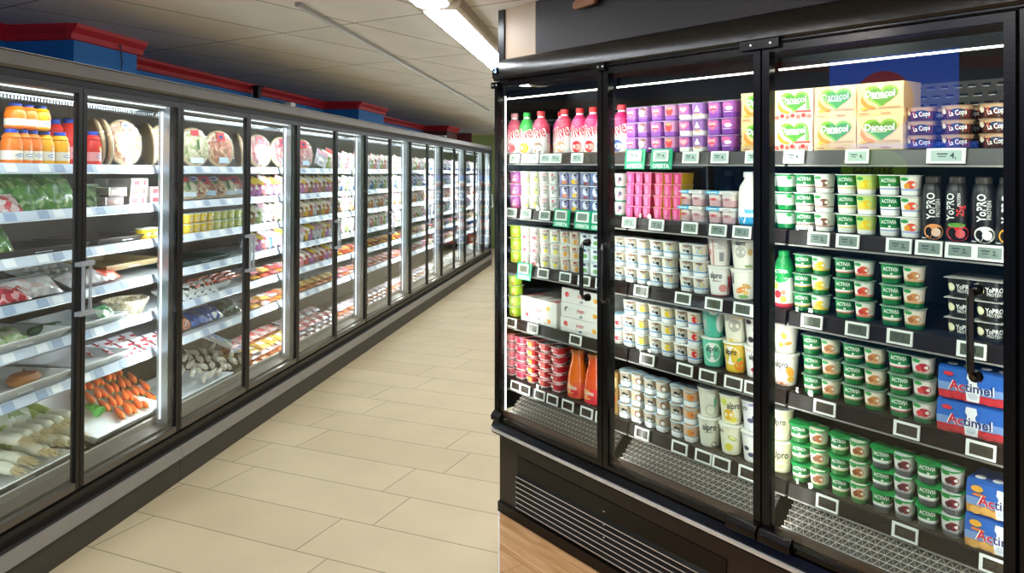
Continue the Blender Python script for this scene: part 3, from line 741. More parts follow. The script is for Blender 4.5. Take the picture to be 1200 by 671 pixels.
for i, px in enumerate((929.5, 978, 1030.5)):
    for r_ in range(2):
        inst(('dan', i == 0), danacol(i == 0), RM(sR(px, .125), .125+.003*r_, SH[0]+.0006+r_*.099, random.uniform(-.02, .02)),
             ['cream carton with strawberries and green heart', 'middle yellow carton with green heart', 'right-hand yellow carton with green heart'][i] + f', {["lower", "upper"][r_]} row, right door', 'carton', 'green heart cartons')
for r_ in range(2):
    inst(('dan', False), danacol(False), RM(sR(889, .125), .126, SH[0]+.0006+r_*.099, .02), f'{["lower", "upper"][r_]} yellow carton with green heart, behind middle door', 'carton', 'green heart cartons')
# --- brown dessert glasses
BRG = mat('chocolate_dessert', '#4a2416', .25)
def dessert():
    root = empty('dessert_cup')
    b = cup_mb(.040, .036, [(.75, BRG), (1, '#c9a27c')], [('p', '#7a2a20', .1, .48, .75, .42, sq4()), ('p', '#b8402c', .1, .5, .55, .3, sq4()), ('e', '#27365e', .1, .68, .4, .14), ('t', 'La Copa', '#ffffff', .1, .45, 1.1, .12), ('e', '#efe2cc', -.95, .62, .28, .2)], taper=.8)
    b.build('glass_cup', root)
    b = MB(); b.lathe([(.0428, 0, None), (.0428, .0022, '#8a6a52'), (.040, .003, '#6a4a3a')], 24); b.build('lid', root, M=T(0, 0, .0365))
    return root
for i, px in enumerate((1081, 1123, 1168)):
    for r_ in range(3):
        inst('dessert', dessert, RM(sR(px, .17), .17, SH[0]+.0006+r_*.0400, .25), f'brown dessert cup, {ROWN[3][r_]} of the {["left", "middle", "right"][i]} stack, right door top shelf', 'dessert cup', 'brown dessert cups')
        inst('dessert', dessert, RM(sR(px, .17)-.004, .26, SH[0]+.0006+r_*.0400, .25), f'rear brown dessert cup, {ROWN[3][r_]} of the {["left", "middle", "right"][i]} back stack', 'dessert cup', 'brown dessert cups')
# --- pink three-pot packs (middle door, second shelf)
def pink3(yel):
    def f():
        root = empty('yoghurt_pack'); p = .0455
        for i in range(3):
            b = MB(); w, h, dp = .0195, .0425, .065
            c = '#d9437d'
            vs = [(-w*.82, 0, 0), (w*.82, 0, 0), (w*.82, dp, 0), (-w*.82, dp, 0), (-w, -.003, h), (w, -.003, h), (w, dp+.003, h), (-w, dp+.003, h)]
            b.add(vs, [(3, 2, 1, 0), (4, 5, 6, 7)], P(c)); b.add(vs, [(0, 1, 5, 4), (2, 3, 7, 6)], P(c)); b.add(vs, [(1, 2, 6, 5), (3, 0, 4, 7)], P('#eab030' if yel else '#b82f66'))
            b.flat(sq4(), '#ea75a6', -.003, h*.5, w*.4, h*.38, -.0032)
            b.build('pot', root, bevel=.003, M=T((i-1)*p, 0, 0))
        b = MB(); b.box(-p*1.5+.001, p*1.5-.001, -.005, .07, 0, .0016, P('#e9a0bc' if not yel else '#eab0a0')); b.build('lid', root, M=T(0, 0, .0426))
        return root
    return f
for i, px in enumerate((748, 782)):
    for r_ in range(4):
        inst(('pink3', i), pink3(i == 1), RM(sR(px+r_*.6, .13), .128, SH[1]+.0006+r_*.0446), f'{["plain bright pink", "pink and yellow"][i]} three-pot pack, {ROWN[4][r_]} of its stack', 'yoghurt', 'pink yoghurt packs')
# --- twin pots under a card lid
def twin():
    root = empty('yoghurt_pack')
    for i, x in enumerate((-.029, .029)):
        b = cup_mb(.0275, .044, [(.55, '#c9a0a4'), (1, '#e4d6d2')], [('e', ['#d04a52', '#b06a7a'][i], 0, .62, .6, .1)], taper=.88, sq=1.5); b.build('pot', root, M=T(x, .030, 0))
        b = MB(); b.box(x-.0285, x+.0285, -.001, .061, .0455, .0565, P(['#5fb4dc', '#e9e6e2'][i])); b.flat(sq4(), ['#eaf4f8', '#a8a4a0'][i], x, .051, .019, .0015, -.0015)
        l = b.build('card_lid', root, bevel=.002); l['label'] = ['light blue card lid', 'white card lid'][i]
    return root
for i, px in enumerate((814, 849.5)):
    for r_ in range(2):
        inst('twin', twin, RM(sR(px, .16), .128, SH[1]+.0006+r_*.0586), f'blue and white lidded twin pots, {["lower", "upper"][r_]} {["left", "right"][i]}, middle door', 'yoghurt', 'twin pots with card lids')
# --- milk bottle
milk = bottle([(.030, 0, None), (.036, .006, '#2a9ad0'), (.037, .030, '#2a9ad0'), (.037, .032, '#f0efe6'), (.037, .042, '#f0efe6'), (.037, .046, '#64b8dc'), (.037, .056, '#64b8dc'), (.037, .110, '#f0ece0'), (.032, .135, '#f0ece0'), (.018, .158, '#f0ece0'), (.016, .168, '#f0ece0')],
    [('e', '#f4f2ec', -.012, .03, .022, .034)], '#f0f0ee', .19, (.165, .185, .021))
inst('milk', milk, RM(sR(878.5, .165), .165, SH[1]+.0006), 'white milk bottle with blue band and white cap, middle door', 'bottle')
dk = bottle([(.03, 0, None), (.035, .006, '#3a2c26'), (.036, .12, '#3a2c26'), (.02, .15, '#2a201c'), (.018, .165, '#2a201c')], [], '#5a5552', .18, (.165, .185, .02))
inst('dk', dk, RM(sR(855, .36), .36, SH[1]+.0006), 'dark bottle with grey cap behind the twin pots', 'bottle')
# --- large alpro tubs
def tub(c, dec, low=None, tex=True):
    def f():
        root = empty('yoghurt_tub')
        b = cup_mb(.0425, .101, [(.06, low or c), (1, c)], dec, taper=.76, n=32); b.build('tub_body', root)
        b = MB(); b.lathe([(.0440, 0, None), (.0450, .001, '#e8e8e2'), (.0450, .005, '#e8e8e2'), (.041, .006, '#dddcd4')], 32); b.build('lid', root, M=T(0, 0, .1005))
        return root
    return f
AL = lambda v=.72, u=-.15, w=1.05, rot=0: ('t', 'alpro', '#2a2c33', u, v, w, rot)
TUBS = {
 'red_front': tub('#f0ebe6', [('p', '#d42a34', .95, .55, .35, .42, [(-.2, -1), (1, -1), (1, 1), (-1, 1), (.1, .3)]), ('e', '#e89a90', .45, .3, .35, .14), ('e', '#a09a94', -.1, .55, .45, .02), AL()], '#d42a34'),
 'red_side': tub('#e6ddd6', [('p', '#cc2a38', -.85, .5, .4, .47, sq4()), ('p', '#8a8a88', .25, .35, .3, .16, sq4(.6, 1)), ('e', '#c8c2bc', .1, .7, .5, .08)]),
 'oatflower': tub('#efe9dc', [('e', '#e8903a', -.1, .36, .4, .1, .5), ('e', '#d8a85a', .4, .5, .4, .08, -.4), ('e', '#7aae5a', .1, .14, .4, .06), ('e', '#eec46a', .3, .28, .2, .08), ('t', 'al', '#2a2c33', -.95, .74, .5)]),
 'oatside': tub('#e9e2d6', [('e', '#c8a86a', .7, .6, .25, .12, .4), ('e', '#b4b0a8', -.1, .6, .45, .2), ('e', '#8aa86a', .6, .12, .4, .05), ('t', 'alpro', '#2a2c33', -.1, .9, .8)]),
 'teal_front': tub('#5fc0a0', [('e', '#eef0ea', .0, .55, .75, .36), ('e', '#8a9490', .0, .42, .4, .02), AL(.66, 0, .95)]),
 'teal_side': tub('#4db39a', [('p', '#a9aeaa', -.75, .5, .35, .45, sq4()), ('e', '#e9efe9', .8, .55, .4, .36), ('e', '#e9efe9', .2, .95, .4, .12)]),
 'mango_front': tub('#e9c03a', [('e', '#f2efe6', -.35, .62, .8, .34), ('e', '#ec8a22', .45, .28, .42, .2, .3), ('e', '#6aae3c', .45, .5, .25, .06, .5), AL(.72, -.3, 1.0)]),
 'mango_side': tub('#e9e2cf', [('e', '#ecaa3a', .5, .94, .7, .09), ('e', '#b4aea2', 0, .6, .5, .22), ('e', '#ecbf4a', -.3, .08, .6, .05)]),
 'cherry_front': tub('#efeae6', [('e', '#8c1c2a', .2, .16, .5, .1), ('e', '#a82a3a', -.2, .3, .24, .08), ('e', '#c8404c', 0, .95, .9, .05), AL(.72, -.1, 1.0)]),
 'cherry_side': tub('#e6e0da', [('e', '#3c2a34', -.4, .25, .3, .1), ('e', '#4a2a34', -.6, .85, .3, .08), ('e', '#b0aaa4', .2, .6, .4, .16)]),
 'coco_front': tub('#e6e2d2', [('e', '#a9b8a0', .3, .6, .25, .01), ('e', '#8a7a5a', .45, .14, .25, .08, .8), ('e', '#efeee6', .45, .14, .16, .05), ('e', '#8ab48a', -.0, .56, .4, .015), AL(.72, .1, 1.15)]),
 'coco_side': tub('#e4e0d0', [('e', '#9aa890', .2, .3, .42, .2), ('e', '#e4e0d0', .2, .3, .36, .17), ('e', '#5fae94', .6, .6, .12, .2), ('e', '#e8e6dc', .3, .8, .4, .1)]),
 'lemon_front': tub('#ece8cc', [('e', '#d8cf3c', -.1, .3, .34, .13), ('e', '#8aac3c', .2, .62, .4, .07, -.4), ('e', '#f0ec9a', .2, .63, .3, .045, -.4), ('t', 'pro', '#2a2c33', -.8, .8, .5)]),
 'lemon_up': tub('#ebe6c4', [('e', '#e8b42a', -.1, .36, .44, .2, -.3), ('e', '#e0cc3c', .3, .2, .3, .1), ('e', '#d8dc5a', -.5, .8, .3, .12), ('t', 'alpro', '#2a2c33', .35, .66, 1.1)]),
 'blue_front': tub('#e9e6e4', [('e', '#4a4468', -.1, .3, .28, .08), ('e', '#5a5478', .3, .18, .28, .08), ('e', '#3c3858', -.5, .5, .24, .08), ('e', '#b8b0cc', 0, .95, .8, .04), ('t', 'al', '#2a2c33', .5, .62, .55)]),
 'blue_up': tub('#e9e6ea', [('e', '#5a5478', -.1, .4, .3, .08), ('e', '#4a6a4a', .4, .3, .24, .05), ('e', '#3c3858', .2, .52, .2, .06), ('e', '#8a80b4', 0, .95, .8, .05), ('t', 'pro', '#2a2c33', -.6, .76, .55)]),
 'almond': tub('#f0e6da', [('e', '#e8a03a', .45, .5, .3, .18, .5), ('e', '#e0b04a', .5, .25, .3, .1), ('e', '#b0623a', -.2, .1, .5, .05), ('e', '#e6c0b4', 0, .95, .9, .05), AL(.7, -.2, 1.0)]),
 'almond_side': tub('#e9e0d4', [('e', '#e8a03a', 0, .6, .22, .12, .5), ('e', '#e0a03a', .3, .36, .3, .06, .3), ('e', '#e8b04a', -.2, .3, .2, .08)]),
 'swirl': tub('#e6dfb4', [('e', '#efead0', .1, .25, .5, .14), ('e', '#dcd39a', .1, .25, .3, .07), AL(.6, .05, 1.2)]),
 'swirl_up': tub('#ded8b0', [('e', '#f0ecd8', 0, .45, .8, .4), ('e', '#e2dcbc', .0, .3, .5, .14), AL(.62, 0, 1.0)]),
}
rows = [(1, 2, 844, 'red_front', 'red_side', 'white and red'), (1, 2, 871.5, 'oatflower', 'oatside', 'cream and yellow'), (1, 2, 899, 'almond_side', 'almond_side', 'cream, post-side'),
        (1, 3, 836.5, 'teal_front', 'teal_side', 'turquoise'), (1, 3, 862.5, 'mango_front', 'mango_side', 'yellow mango'), (1, 3, 887.5, 'cherry_front', 'cherry_side', 'white cherry'),
        (1, 4, 832, 'coco_front', 'coco_side', 'pale coconut'), (1, 4, 857.5, 'lemon_front', 'lemon_up', 'yellow lemon'), (1, 4, 884, 'blue_front', 'blue_up', 'white blueberry'),
        (2, 3, 921, 'almond', 'almond_side', 'almond and orange'), (2, 4, 915, 'swirl', 'swirl_up', 'pale green swirl')]
for k, j, px, lo, up, nm in rows:
    if px == 899: continue
    for r_, d_ in enumerate((lo, up)):
        inst(('tub', d_), TUBS[d_], RM(sR(px, .172), .172, SH[j]+.0006+r_*.1068, random.uniform(.38, .52)), f'{nm} yoghurt tub, {["lower", "upper"][r_]} of the pair, {where(k, j)}', 'yoghurt tub', 'large yoghurt tubs')
# --- activia drinking bottle
ab = bottle([(.026, 0, None), (.031, .006, '#d83a4a'), (.032, .016, '#d83a4a'), (.032, .07, '#ecebe4'), (.028, .10, '#ecebe4'), (.030, .115, '#16964a'), (.031, .135, '#16964a'), (.024, .155, '#128040'), (.017, .168, '#128040'), (.016, .172, '#128040')],
    [('e', '#16964a', 0, .112, .032, .03), ('t', 'ACTIVIA', '#ffffff', 0, .120, .052), ('e', '#d8343c', -.006, .045, .012, .013), ('e', '#a8bc3c', .012, .03, .01, .011), ('e', '#e87a5a', .012, .052, .008, .008), ('e', '#b8cc5a', -.012, .072, .008, .011)], '#17904a', .19, (.170, .188, .018))
inst('act_bottle', ab, RM(sR(919, .16), .16, SH[2]+.0006, .1), 'green and white drinking yoghurt bottle beside lemon yoghurts, third shelf', 'bottle')
# --- black YoPRO bottles and cups
def yobottle(fruit, f2, red=False):
    dec = [('t', 'YoPRO', '#f4f4f2', -.004 if not red else -.016, .095, .075, PI/2, 1.25), ('e', fruit, .004, .024, .026 if not red else .03, .022), ('e', f2, .010, .022, .012, .012)]
    if red: dec += [('t', '25g', '#e23a3c', .012, .085, .03, PI/2), ('t', 'PROTEIN', '#f0f0f0', .006, .115, .035, PI/2), ('e', '#5aa03c', .0, .046, .022, .006)]
    else: dec += [('t', 'PROTEIN', '#c8c8c4', .014, .09, .05, PI/2), ('e', '#f0f0ee', -.024, .005, .01, .002)]
    return bottle([(.027, 0, None), (.0305, .005, '#191719'), (.0305, .115, '#191719'), (.028, .14, '#191719'), (.024, .155, '#191719'), (.019, .162, '#191719')], dec, '#3a322e', .18, (.160, .178, .0205))
for i, (px, f1, f2, red, nm) in enumerate(((1094, '#e89a5c', '#f4d0b8', False, 'peach'), (1122, '#dc2c34', '#e85a5c', True, 'strawberry'), (1153, '#efeae0', '#fbf8f2', False, 'coconut'), (1182, '#eda82c', '#f4c45c', False, 'mango'))):
    inst(('yo', i), yobottle(f1, f2, red), RM(sR(px, .16), .16, SH[1]+.0006, .30), f'black protein drink bottle with {nm}, right door second shelf', 'bottle', 'black protein bottles')
def yopack():
    root = empty('yoghurt_pack')
    for i, x in enumerate((-.036, .036)):
        for dy in (0, 1):
            b = cup_mb(.034, .051, [(1, '#1c1a1a')], [('e', '#e6dcb0', -.55, .55, .3, .22), ('e', '#efe8cc', -.5, .56, .2, .14), ('t', 'YoPRO', '#f4f4f2', .42, .6, 1.15), ('t', 'PROTEIN', '#d8d8d4', .42, .36, .95)] if dy == 0 else [], taper=.86, sq=1); b.build('pot', root, M=T(x, .037+dy*.071, 0))
    b = MB(); b.box(-.072, .072, .001, .143, 0, .0016, P('#c9c6c0')); b.build('lid', root, M=T(0, 0, .0525))
    return root
for i, px in enumerate((1131, 1178)):
    for r_ in range(3):
        if i == 0: inst('yopack', yopack, RM(sR(1140, .13), .126, SH[2]+.0006+r_*.0548, .04), f'black protein yoghurt pack, {ROWN[3][r_]} of its stack, right door', 'yoghurt', 'black protein yoghurt packs')
# --- Actimel packs
def actimel(side):
    def f():
        root = empty('drink_multipack'); w, h, dp = .175, .088, .12
        b = MB(); top, bot = '#2a62b8', '#c8303c'
        prof = [(0, 0), (-.004, h*.25), (-.006, h*.5), (0, h*.92), (.012, h), (dp-.012, h), (dp, h*.92), (dp, 0)]
        n = len(prof); vs = [(-w/2, y, z) for y, z in prof] + [(w/2, y, z) for y, z in prof]
        cols = [bot if side == 0 else '#d89a4a', '#7f9ed4', top, top, top, top, top, top]
        for i in range(n): b.add([vs[i], vs[(i+1) % n], vs[n+(i+1) % n], vs[n+i]], [(3, 2, 1, 0)], P(cols[i]))
        b.add(vs, [tuple(range(n))], P('#dcd8d8')); b.add(vs, [tuple(range(n, 2*n))[::-1]], P('#dcd8d8'))
        y = -.0078
        for i in range(6):
            b.flat(ell(9), '#c8303c' if side == 0 else '#e0a85a', -.065+i*.026, h*.13+.003*(i % 2), .014, .011, y+.001-.0001*i)
        bo = [(-.5, -1), (.5, -1), (.6, -.2), (.34, .2), (.34, .4), (.5, .55), (.42, .95), (-.42, .95), (-.5, .55), (-.34, .4), (-.34, .2), (-.6, -.2)]
        b.flat(bo, '#e9e8ec', .0, h*.48, .030, h*.44, y-.0003); b.flat(ell(10), '#c8ccd8', 0, h*.2, .013, h*.1, y-.0004)
        b.text('Actimel', '#ffffff', -.005, h*.45, .112, y-.0006, -.0); b.text('Actimel', '#1c2c6c', -.005, h*.455, .106, y-.0009, -.0)
        wa = .106*text_w('Actimel', 'Ac'); b.text('Ac', '#d42434', -.005-.053+wa/2, h*.455, wa, y-.0012)
        if side == 0: b.flat(ell(10), '#d8343e', -.06, h*.78, .013, .006, y-.0005)
        else: b.flat(ell(10), '#e8a83c', -.06, h*.78, .015, .009, y-.0005); b.flat(ell(10), '#d87a3c', -.055, h*.6, .018, .004, y-.0005)
        b.build('card_sleeve', root)
        for i in range(4):
            c = MB(); c.lathe([(.013, 0, None), (.013, .003, '#e4e2e6'), (.010, .005, '#e4e2e6')], 14); c.build('bottle_cap', root, M=T(-.063+i*.042, .03, h-.001))
        return root
    return f
for (j, px, sd, nm) in ((3, 1139, 0, 'strawberry'), (4, 1174, 1, 'peach')):
    for r_ in range(2):
        inst(('actimel', sd), actimel(sd), RM(sR(px, .13)+(0.004 if r_ else 0), .132, SH[j]+.0006+r_*.0925, .06), f'blue {nm} drink multipack, {["lower", "upper"][r_]} of two, {where(2, j)}', 'carton', 'blue drink multipacks')
# --- white cartons, left door fourth shelf
def fruitbox(w, h, four, dp=.26):
    def f():
        root = empty('yoghurt_carton')
        b = MB(); b.box(-w/2, w/2, 0, dp, 0, h, P('#e9e4dd'), top=mottled('carton_top_print', ['#d8d0c8', '#b8b0a8', '#c8504c', '#8f8880', '#e4dcd4'], 26, bump=0))
        y = -.0006
        def fr(c1, c2, x, z, s=.014): b.flat(ell(12), c1, x, z, s, s*.8, y); b.flat(ell(10), c2, x+s*.4, z-s*.2, s*.6, s*.5, y-.0003)
        if four:
            fr('#a8a29a', '#f2efe8', -w*.36, h*.78); fr('#eebc2c', '#f4d45c', w*.28, h*.7, .013); fr('#d8303c', '#e85a60', -w*.32, h*.28, .012); fr('#f0a83c', '#e88a2c', w*.3, h*.2, .014)
        else:
            c = four
            fr(*( {0: ('#d8303c', '#e8766c'), None: ('#7a706a', '#f2efe8')}[c]), -w*.36, h*.55); fr('#f0b43c', '#e89a2c', w*.34, h*.45, .013)
        b.text('yogur', '#cf4a62', .0, h*.52, w*.2, y); b.text('x4', '#2a3c6c', .0, h*.2, .02, y)
        b.build('carton_body', root, bevel=.001, smooth=False); return root
    return f
xb = sR(631, .125)
inst('fbx4', fruitbox(.252, .112, 1), RM(xb, .124, SH[3]+.0006), 'large white carton with four fruits, left door fourth shelf', 'carton', 'white fruit cartons')
for r_ in range(3):
    inst(('fb', r_ == 1), fruitbox(.255, .0625, None if r_ == 1 else 0), RM(sR(680, .125)+.002*r_, .124+.002*r_, SH[3]+.0006+r_*.0632), f'{["bottom", "middle", "top"][r_]} white fruit carton in the stack of three, left door', 'carton', 'white fruit cartons')
# --- pink tub packs, bottom shelf of the left door
pass
def strawtub(c1, c2, lidc):
    def f():
        root = empty('dessert_pack')
        for dy in range(3):
            b = cup_mb(.0335, .0365, [(.25, '#f0d0d0'), (1, c1)], [('e', c2, .1, .55, .4, .28), ('e', '#f6e6e2', -.45, .6, .22, .2)] if dy == 0 else [], taper=.8, sq=2, n=20); b.build('pot', root, M=T(0, .040+dy*.078, 0))
        b = MB(); b.box(-.0365, .0365, .002, .236, 0, .0022, P(lidc), top=mottled('printed_foil_lid_'+lidc.lstrip('#'), [lidc, '#6a3a3c', '#e9c8c8', '#a86a6a', lidc], 22, .2, 0)); b.build('lid', root, M=T(0, 0, .0378))
        return root
    return f
scol = [(599.5, '#e0707c', '#e8a0a0', '#f0b0b8', 'pale coral'), (612, '#e4607c', '#d8304c', '#f07a9c', 'bright pink'), (625.5, '#d83a3c', '#e8c04a', '#f0a0a0', 'red and yellow'), (640, '#d8323a', '#e85a4c', '#e89a9c', 'deep red'), (655, '#cf2c38', '#e0484c', '#e0a0a4', 'crimson')]
for i, (px, c1, c2, lc, nm) in enumerate(scol):
    for r_ in range(5):
        inst(('st', i), strawtub(c1, c2, lc), RM(sR(px, .165), .128+random.uniform(0, .004), SH[4]+.0006+r_*.0405, random.uniform(-.03, .03)), f'{nm} dessert pack, {ROWN[5][r_]} of five in its stack', 'dessert', 'stacked red dessert packs')
juice = mat('orange_juice', '#e86a14', .12, coat=.6)
juice2 = mat('red_orange_juice', '#e2501a', .12, coat=.6)
for px, m_, nm, lb in ((677.5, juice, 'orange', '#e85a3c'), (697.5, juice2, 'reddish orange', '#e8303c')):
    pr = [(.038, 0, None), (.047, .008, lb if nm != 'orange' else '#e8902c'), (.048, .07, lb), (.046, .085, m_), (.043, .11, m_), (.036, .14, m_), (.030, .165, m_), (.0295, .19, m_), (.032, .20, m_)]
    dec = [('e', '#f4b060', -.012, .045, .03, .022), ('e', '#d8303a', .014, .03, .02, .014), ('t', 'zumo', '#f4ead8', 0, .05, .05)]
    inst(('juice', nm), bottle(pr, dec, '#c8702a', .23, (.199, .214, .033)), RM(sR(px, .175), .176, SH[4]+.0006, .15), f'tall {nm} juice carafe on bottom shelf, left door', 'juice bottle', 'juice carafes')
def jb():
    root = empty('snack_carton'); b = MB(); b.box(-.022, .022, 0, .12, 0, .17, P('#b08850'), side=P('#8a6438'))
    b.flat(ell(10), '#c8503a', 0, .06, .014, .014, -.0006); b.flat(sq4(), '#e0c890', 0, .13, .016, .02, -.0006); b.text('bio', '#3a2a1a', 0, .1, .026, -.0009); b.build('carton_body', root, bevel=.002); return root
inst('jb', jb, RM(sR(721.5, .15), .14, SH[4]+.0006), 'narrow brown carton beside the post, middle door bottom shelf', 'carton')
# ================================================================== the long run of glass-door freezers (left half)
DK = mat('charcoal_door_frame', '#14110f', .4, bump=.04, bscale=90, spec=.3)
BLK2 = mat('black_rubber_gap', '#0d0c0b', .6)
WARMG = mat('warm_grey_metal', '#5e5850', .38, metal=.35, var=.08)
BUMP = mat('grey_bumper_rail', '#8d8a84', .35, metal=.2, var=.08)
KICK = mat('dark_grey_kick', '#3a352e', .5, var=.15)
SILV = mat('satin_aluminium', '#b4bac0', .3, metal=.85)
SHELFW = mat('white_shelf_metal', '#c9cfd6', .35)
RAILW = mat('white_price_rail', '#cdd8e8', .3, var=.05)
LINER = mat('brown_grey_liner', '#43392f', .55, var=.25, vscale=3)
LEDL = mat('freezer_led', '#eef4ff', .4, emit=L_EMIT)
GLASS2 = glass_mat('freezer_glass', '#f6faf8', .045)
CLEARH = glass_mat('clear_handle_plastic', '#dfe3e4', .16, .08, body=.35)
FILM = glass_mat('cling_film', '#ffffff', .06, .1, ripple=.6, body=.03)
S0, PITCH = 3.305, .7376
def seam(k): return S0 + PITCH*k
LSH = [1.634, 1.436, 1.250, 1.062, .872, .676]; DECK = .305
LD = .62
def LM(x, d, z, *rot):
    m = LF @ T(x, d, z)
    for r in rot: m = m @ r
    return m
unames = {-1: 'nearest unit, cut by the left photo edge', 1: 'second unit from the near end', 3: 'third unit from the near end', 5: 'fourth unit from the near end', 7: 'fifth unit from the near end', 9: 'sixth unit from the near end', 11: 'seventh unit from the near end', 13: 'farthest unit, one door wide'}
def freezer(nd):
    def f():
        W = nd*PITCH; W_ = W-.003
        root = empty('display_freezer')
        def B(mb, n, parent=root, **k): return mb.build(n, parent, **k)
        b = MB(); b.box(0, W_, .0, LD+.05, .0, .27, KICK); B(b, 'base_cabinet')
        b = MB(); b.prism([(-.001, 0), (-.040, 0), (-.040, .115), (-.048, .125), (-.038, .178), (-.001, .18)], 0, W_, KICK)
        B(b, 'kick_panel')
        b = MB(); b.prism([(-.041, .118), (-.056, .124), (-.047, .178), (-.038, .182)], 0, W_, BUMP); B(b, 'bumper_rail')
        b = MB(); b.prism([(-.001, .183), (-.012, .183), (-.012, .225), (-.001, .225)], 0, W_, BLK2)
        b.prism([(-.001, .226), (-.034, .226), (-.034, .25), (-.001, .258)], 0, W_, DK); B(b, 'lower_frame')
        b = MB(); b.box(0, W_, LD, LD+.05, .27, 2.0, LINER); B(b, 'back_panel')
        b = MB(); b.box(0, W_, .0, LD, .272, DECK, LINER); B(b, 'deck')
        b = MB(); b.prism([(.085, DECK-.02), (.1, DECK-.02), (.1, .335), (.085, .335)], 0, W_, mat('deck_rail_grey', '#a39d94', .35, metal=.3)); B(b, 'deck_front_rail')
        b = MB(); b.box(0, W_, .0, LD+.05, 2.002, 2.05, mat('cabinet_top_pale', '#cfccc4', .7)); B(b, 'top_cabinet')  # pale colour put on the unseen top to bounce light up
        b = MB(); b.prism([(-.03, 2.0), (-.042, 2.012), (-.036, 2.062), (.09, 2.066), (.09, 2.052), (-.002, 2.05), (-.002, 2.0)], 0, W_, WARMG); b.box(0, W_, -.036, .09, 2.0665, 2.069, mat('canopy_pale_edge', '#a8a398', .4)); B(b, 'top_canopy')
        b = MB(); b.prism([(-.002, 1.972), (-.02, 1.972), (-.02, 1.999), (-.002, 1.999)], 0, W_, BLK2); B(b, 'upper_gap')
        b = MB(); b.box(.03, W-.03, .035, .045, 1.938, 1.944, LEDL); B(b, 'header_lamp', smooth=False)
        # honeycomb air outlet
        b = MB()
        for r_ in range(3):
            for i in range(int(W/.018)):
                xx = .012+i*.018+(r_ % 2)*.009
                if xx+.014 < W: b.box(xx, xx+.009, .12+r_*.03, .137+r_*.03, 1.902, 1.915, SILV)
        b.box(.01, W-.01, .11, .22, 1.916, 1.922, mat('outlet_steel', '#6d757c', .25, metal=.9)); B(b, 'air_outlet')
        # post with its lamp at the hinge side
        for x in ([0, W] if nd == 1 else [0]):
            b = MB(); b.box(x-.018+(.018 if x == 0 else -.018), x+.018+(.018 if x == 0 else -.018), .006, .075, .27, 1.99, SILV); mu = B(b, 'mullion')
            b = MB()
            b.box(x+.0365 if x == 0 else x-.045, x+.041 if x == 0 else x-.0365, .05, .058, .33, 1.92, LEDL); l = B(b, 'post_lamp', mu, smooth=False)
        b = MB(); b.box(W-.0405, W-.036, .05, .058, .33, 1.92, LEDL)
        b.box(W-.0359, W-.002, .012, .075, .27, 1.99, SILV); B(b, 'post_lamp', smooth=False)
        # shelves
        for j, z in enumerate(LSH):
            sh = empty('shelf', parent=root)
            b = MB(); b.box(.003, W-.008, .13, LD-.02, z-.01, z, SHELFW); B(b, 'shelf_board', sh)
            b = MB(); b.prism([(.13, z+.006), (.124, z+.008), (.108, z-.03), (.112, z-.036), (.13, z-.028)], .003, W-.008, RAILW)
            n = int(W/.09)
            for i in range(n):
                if (i*7+j*3) % 3:
                    xx = .03+i*.09
                    b.add([(xx, .1065, z-.0275), (xx+.062, .1065, z-.0275), (xx+.062, .1225, z+.005), (xx, .1225, z+.005)], [(0, 1, 2, 3)], P('#eef2f6') if (i+j) % 2 else P('#93a6c4'))
            B(b, 'price_rail', sh, smooth=False)
        # doors
        for q in range(nd):
            x0, x1 = q*PITCH+.002, (q+1)*PITCH-.002
            d = empty('door', parent=root)
            b = MB(); z0, z1, w = .262, 1.968, .024
            b.box(x0, x0+w, -.03, -.004, z0, z1, DK); b.box(x1-w, x1, -.03, -.004, z0, z1, DK)
            b.box(x0+w, x1-w, -.03, -.004, z0, z0+.03, WARMG); b.box(x0+w, x1-w, -.03, -.004, z1-.026, z1, DK); B(b, 'door_frame', d)
            b = MB(); b.box(x0+w-.002, x1-w+.002, -.022, -.017, z0+.028, z1-.024, GLASS2); B(b, 'glass_pane', d, smooth=False)
            hx = x1-.020 if q == 0 else x0+.020
            b = MB()
            for z in (1.005, 1.215): b.box(hx-.022, hx+.022, -.060, -.031, z-.009, z+.009, CLEARH)
            b.box(hx-.005, hx+.005, -.060, -.050, 1.015, 1.205, CLEARH); h = B(b, 'handle', d); h['label'] = 'clear plastic bracket handle'
        return root
    return f
for k in (-1, 1, 3, 5, 7, 9, 11, 13):
    nd = 1 if k == 13 else 2
    inst(('freezer', nd), freezer(nd), LM(seam(k), 0, 0), f'glass-door food freezer, {unames[k]}', 'freezer', 'run of glass-door freezers')
# end panel of the run
eb = MB(); eb.box(0, .03, -.03, LD+.06, 0, 2.06, mat('end_panel_black', '#1d1f22', .35)); eo = eb.build('end_panel', M=LM(seam(14)+.001, 0, 0), bevel=.003)
tag(eo, 'dark end panel closing the far end of the freezer run', 'panel')
for k in range(-1, 15, 2):
    for sg in (-1, 1):
        if (k == -1 and sg < 0): continue
        x = seam(k)+sg*.05
        if k == 13 and sg > 0: pass
        area('freezer_post_light', LM(x, .07, 1.12, RZ(math.radians(sg*-50+0)), RX(math.radians(90))), .012, 1.5, L_POST*(1 if k < 7 else 1.5), (.93, .97, 1))
for k in range(-1, 13, 2):
    area('freezer_header_light', LM(seam(k)+PITCH, .06, 1.93, RX(math.radians(25))), 1.3, .02, L_TOP, (.93, .97, 1))

def instS(key, builder, M_, label, cat, group=None, ymin=.134):
    """place on the nearest shelf below and let it settle there"""
    q = (LF.inverted() @ M_).translation
    base = max([z for z in LSH+[DECK] if z <= q.z+.004])
    return inst(key, builder, settle(key, builder, M_, LF, base+.0015, ymin, LD-.006), label, cat, group)
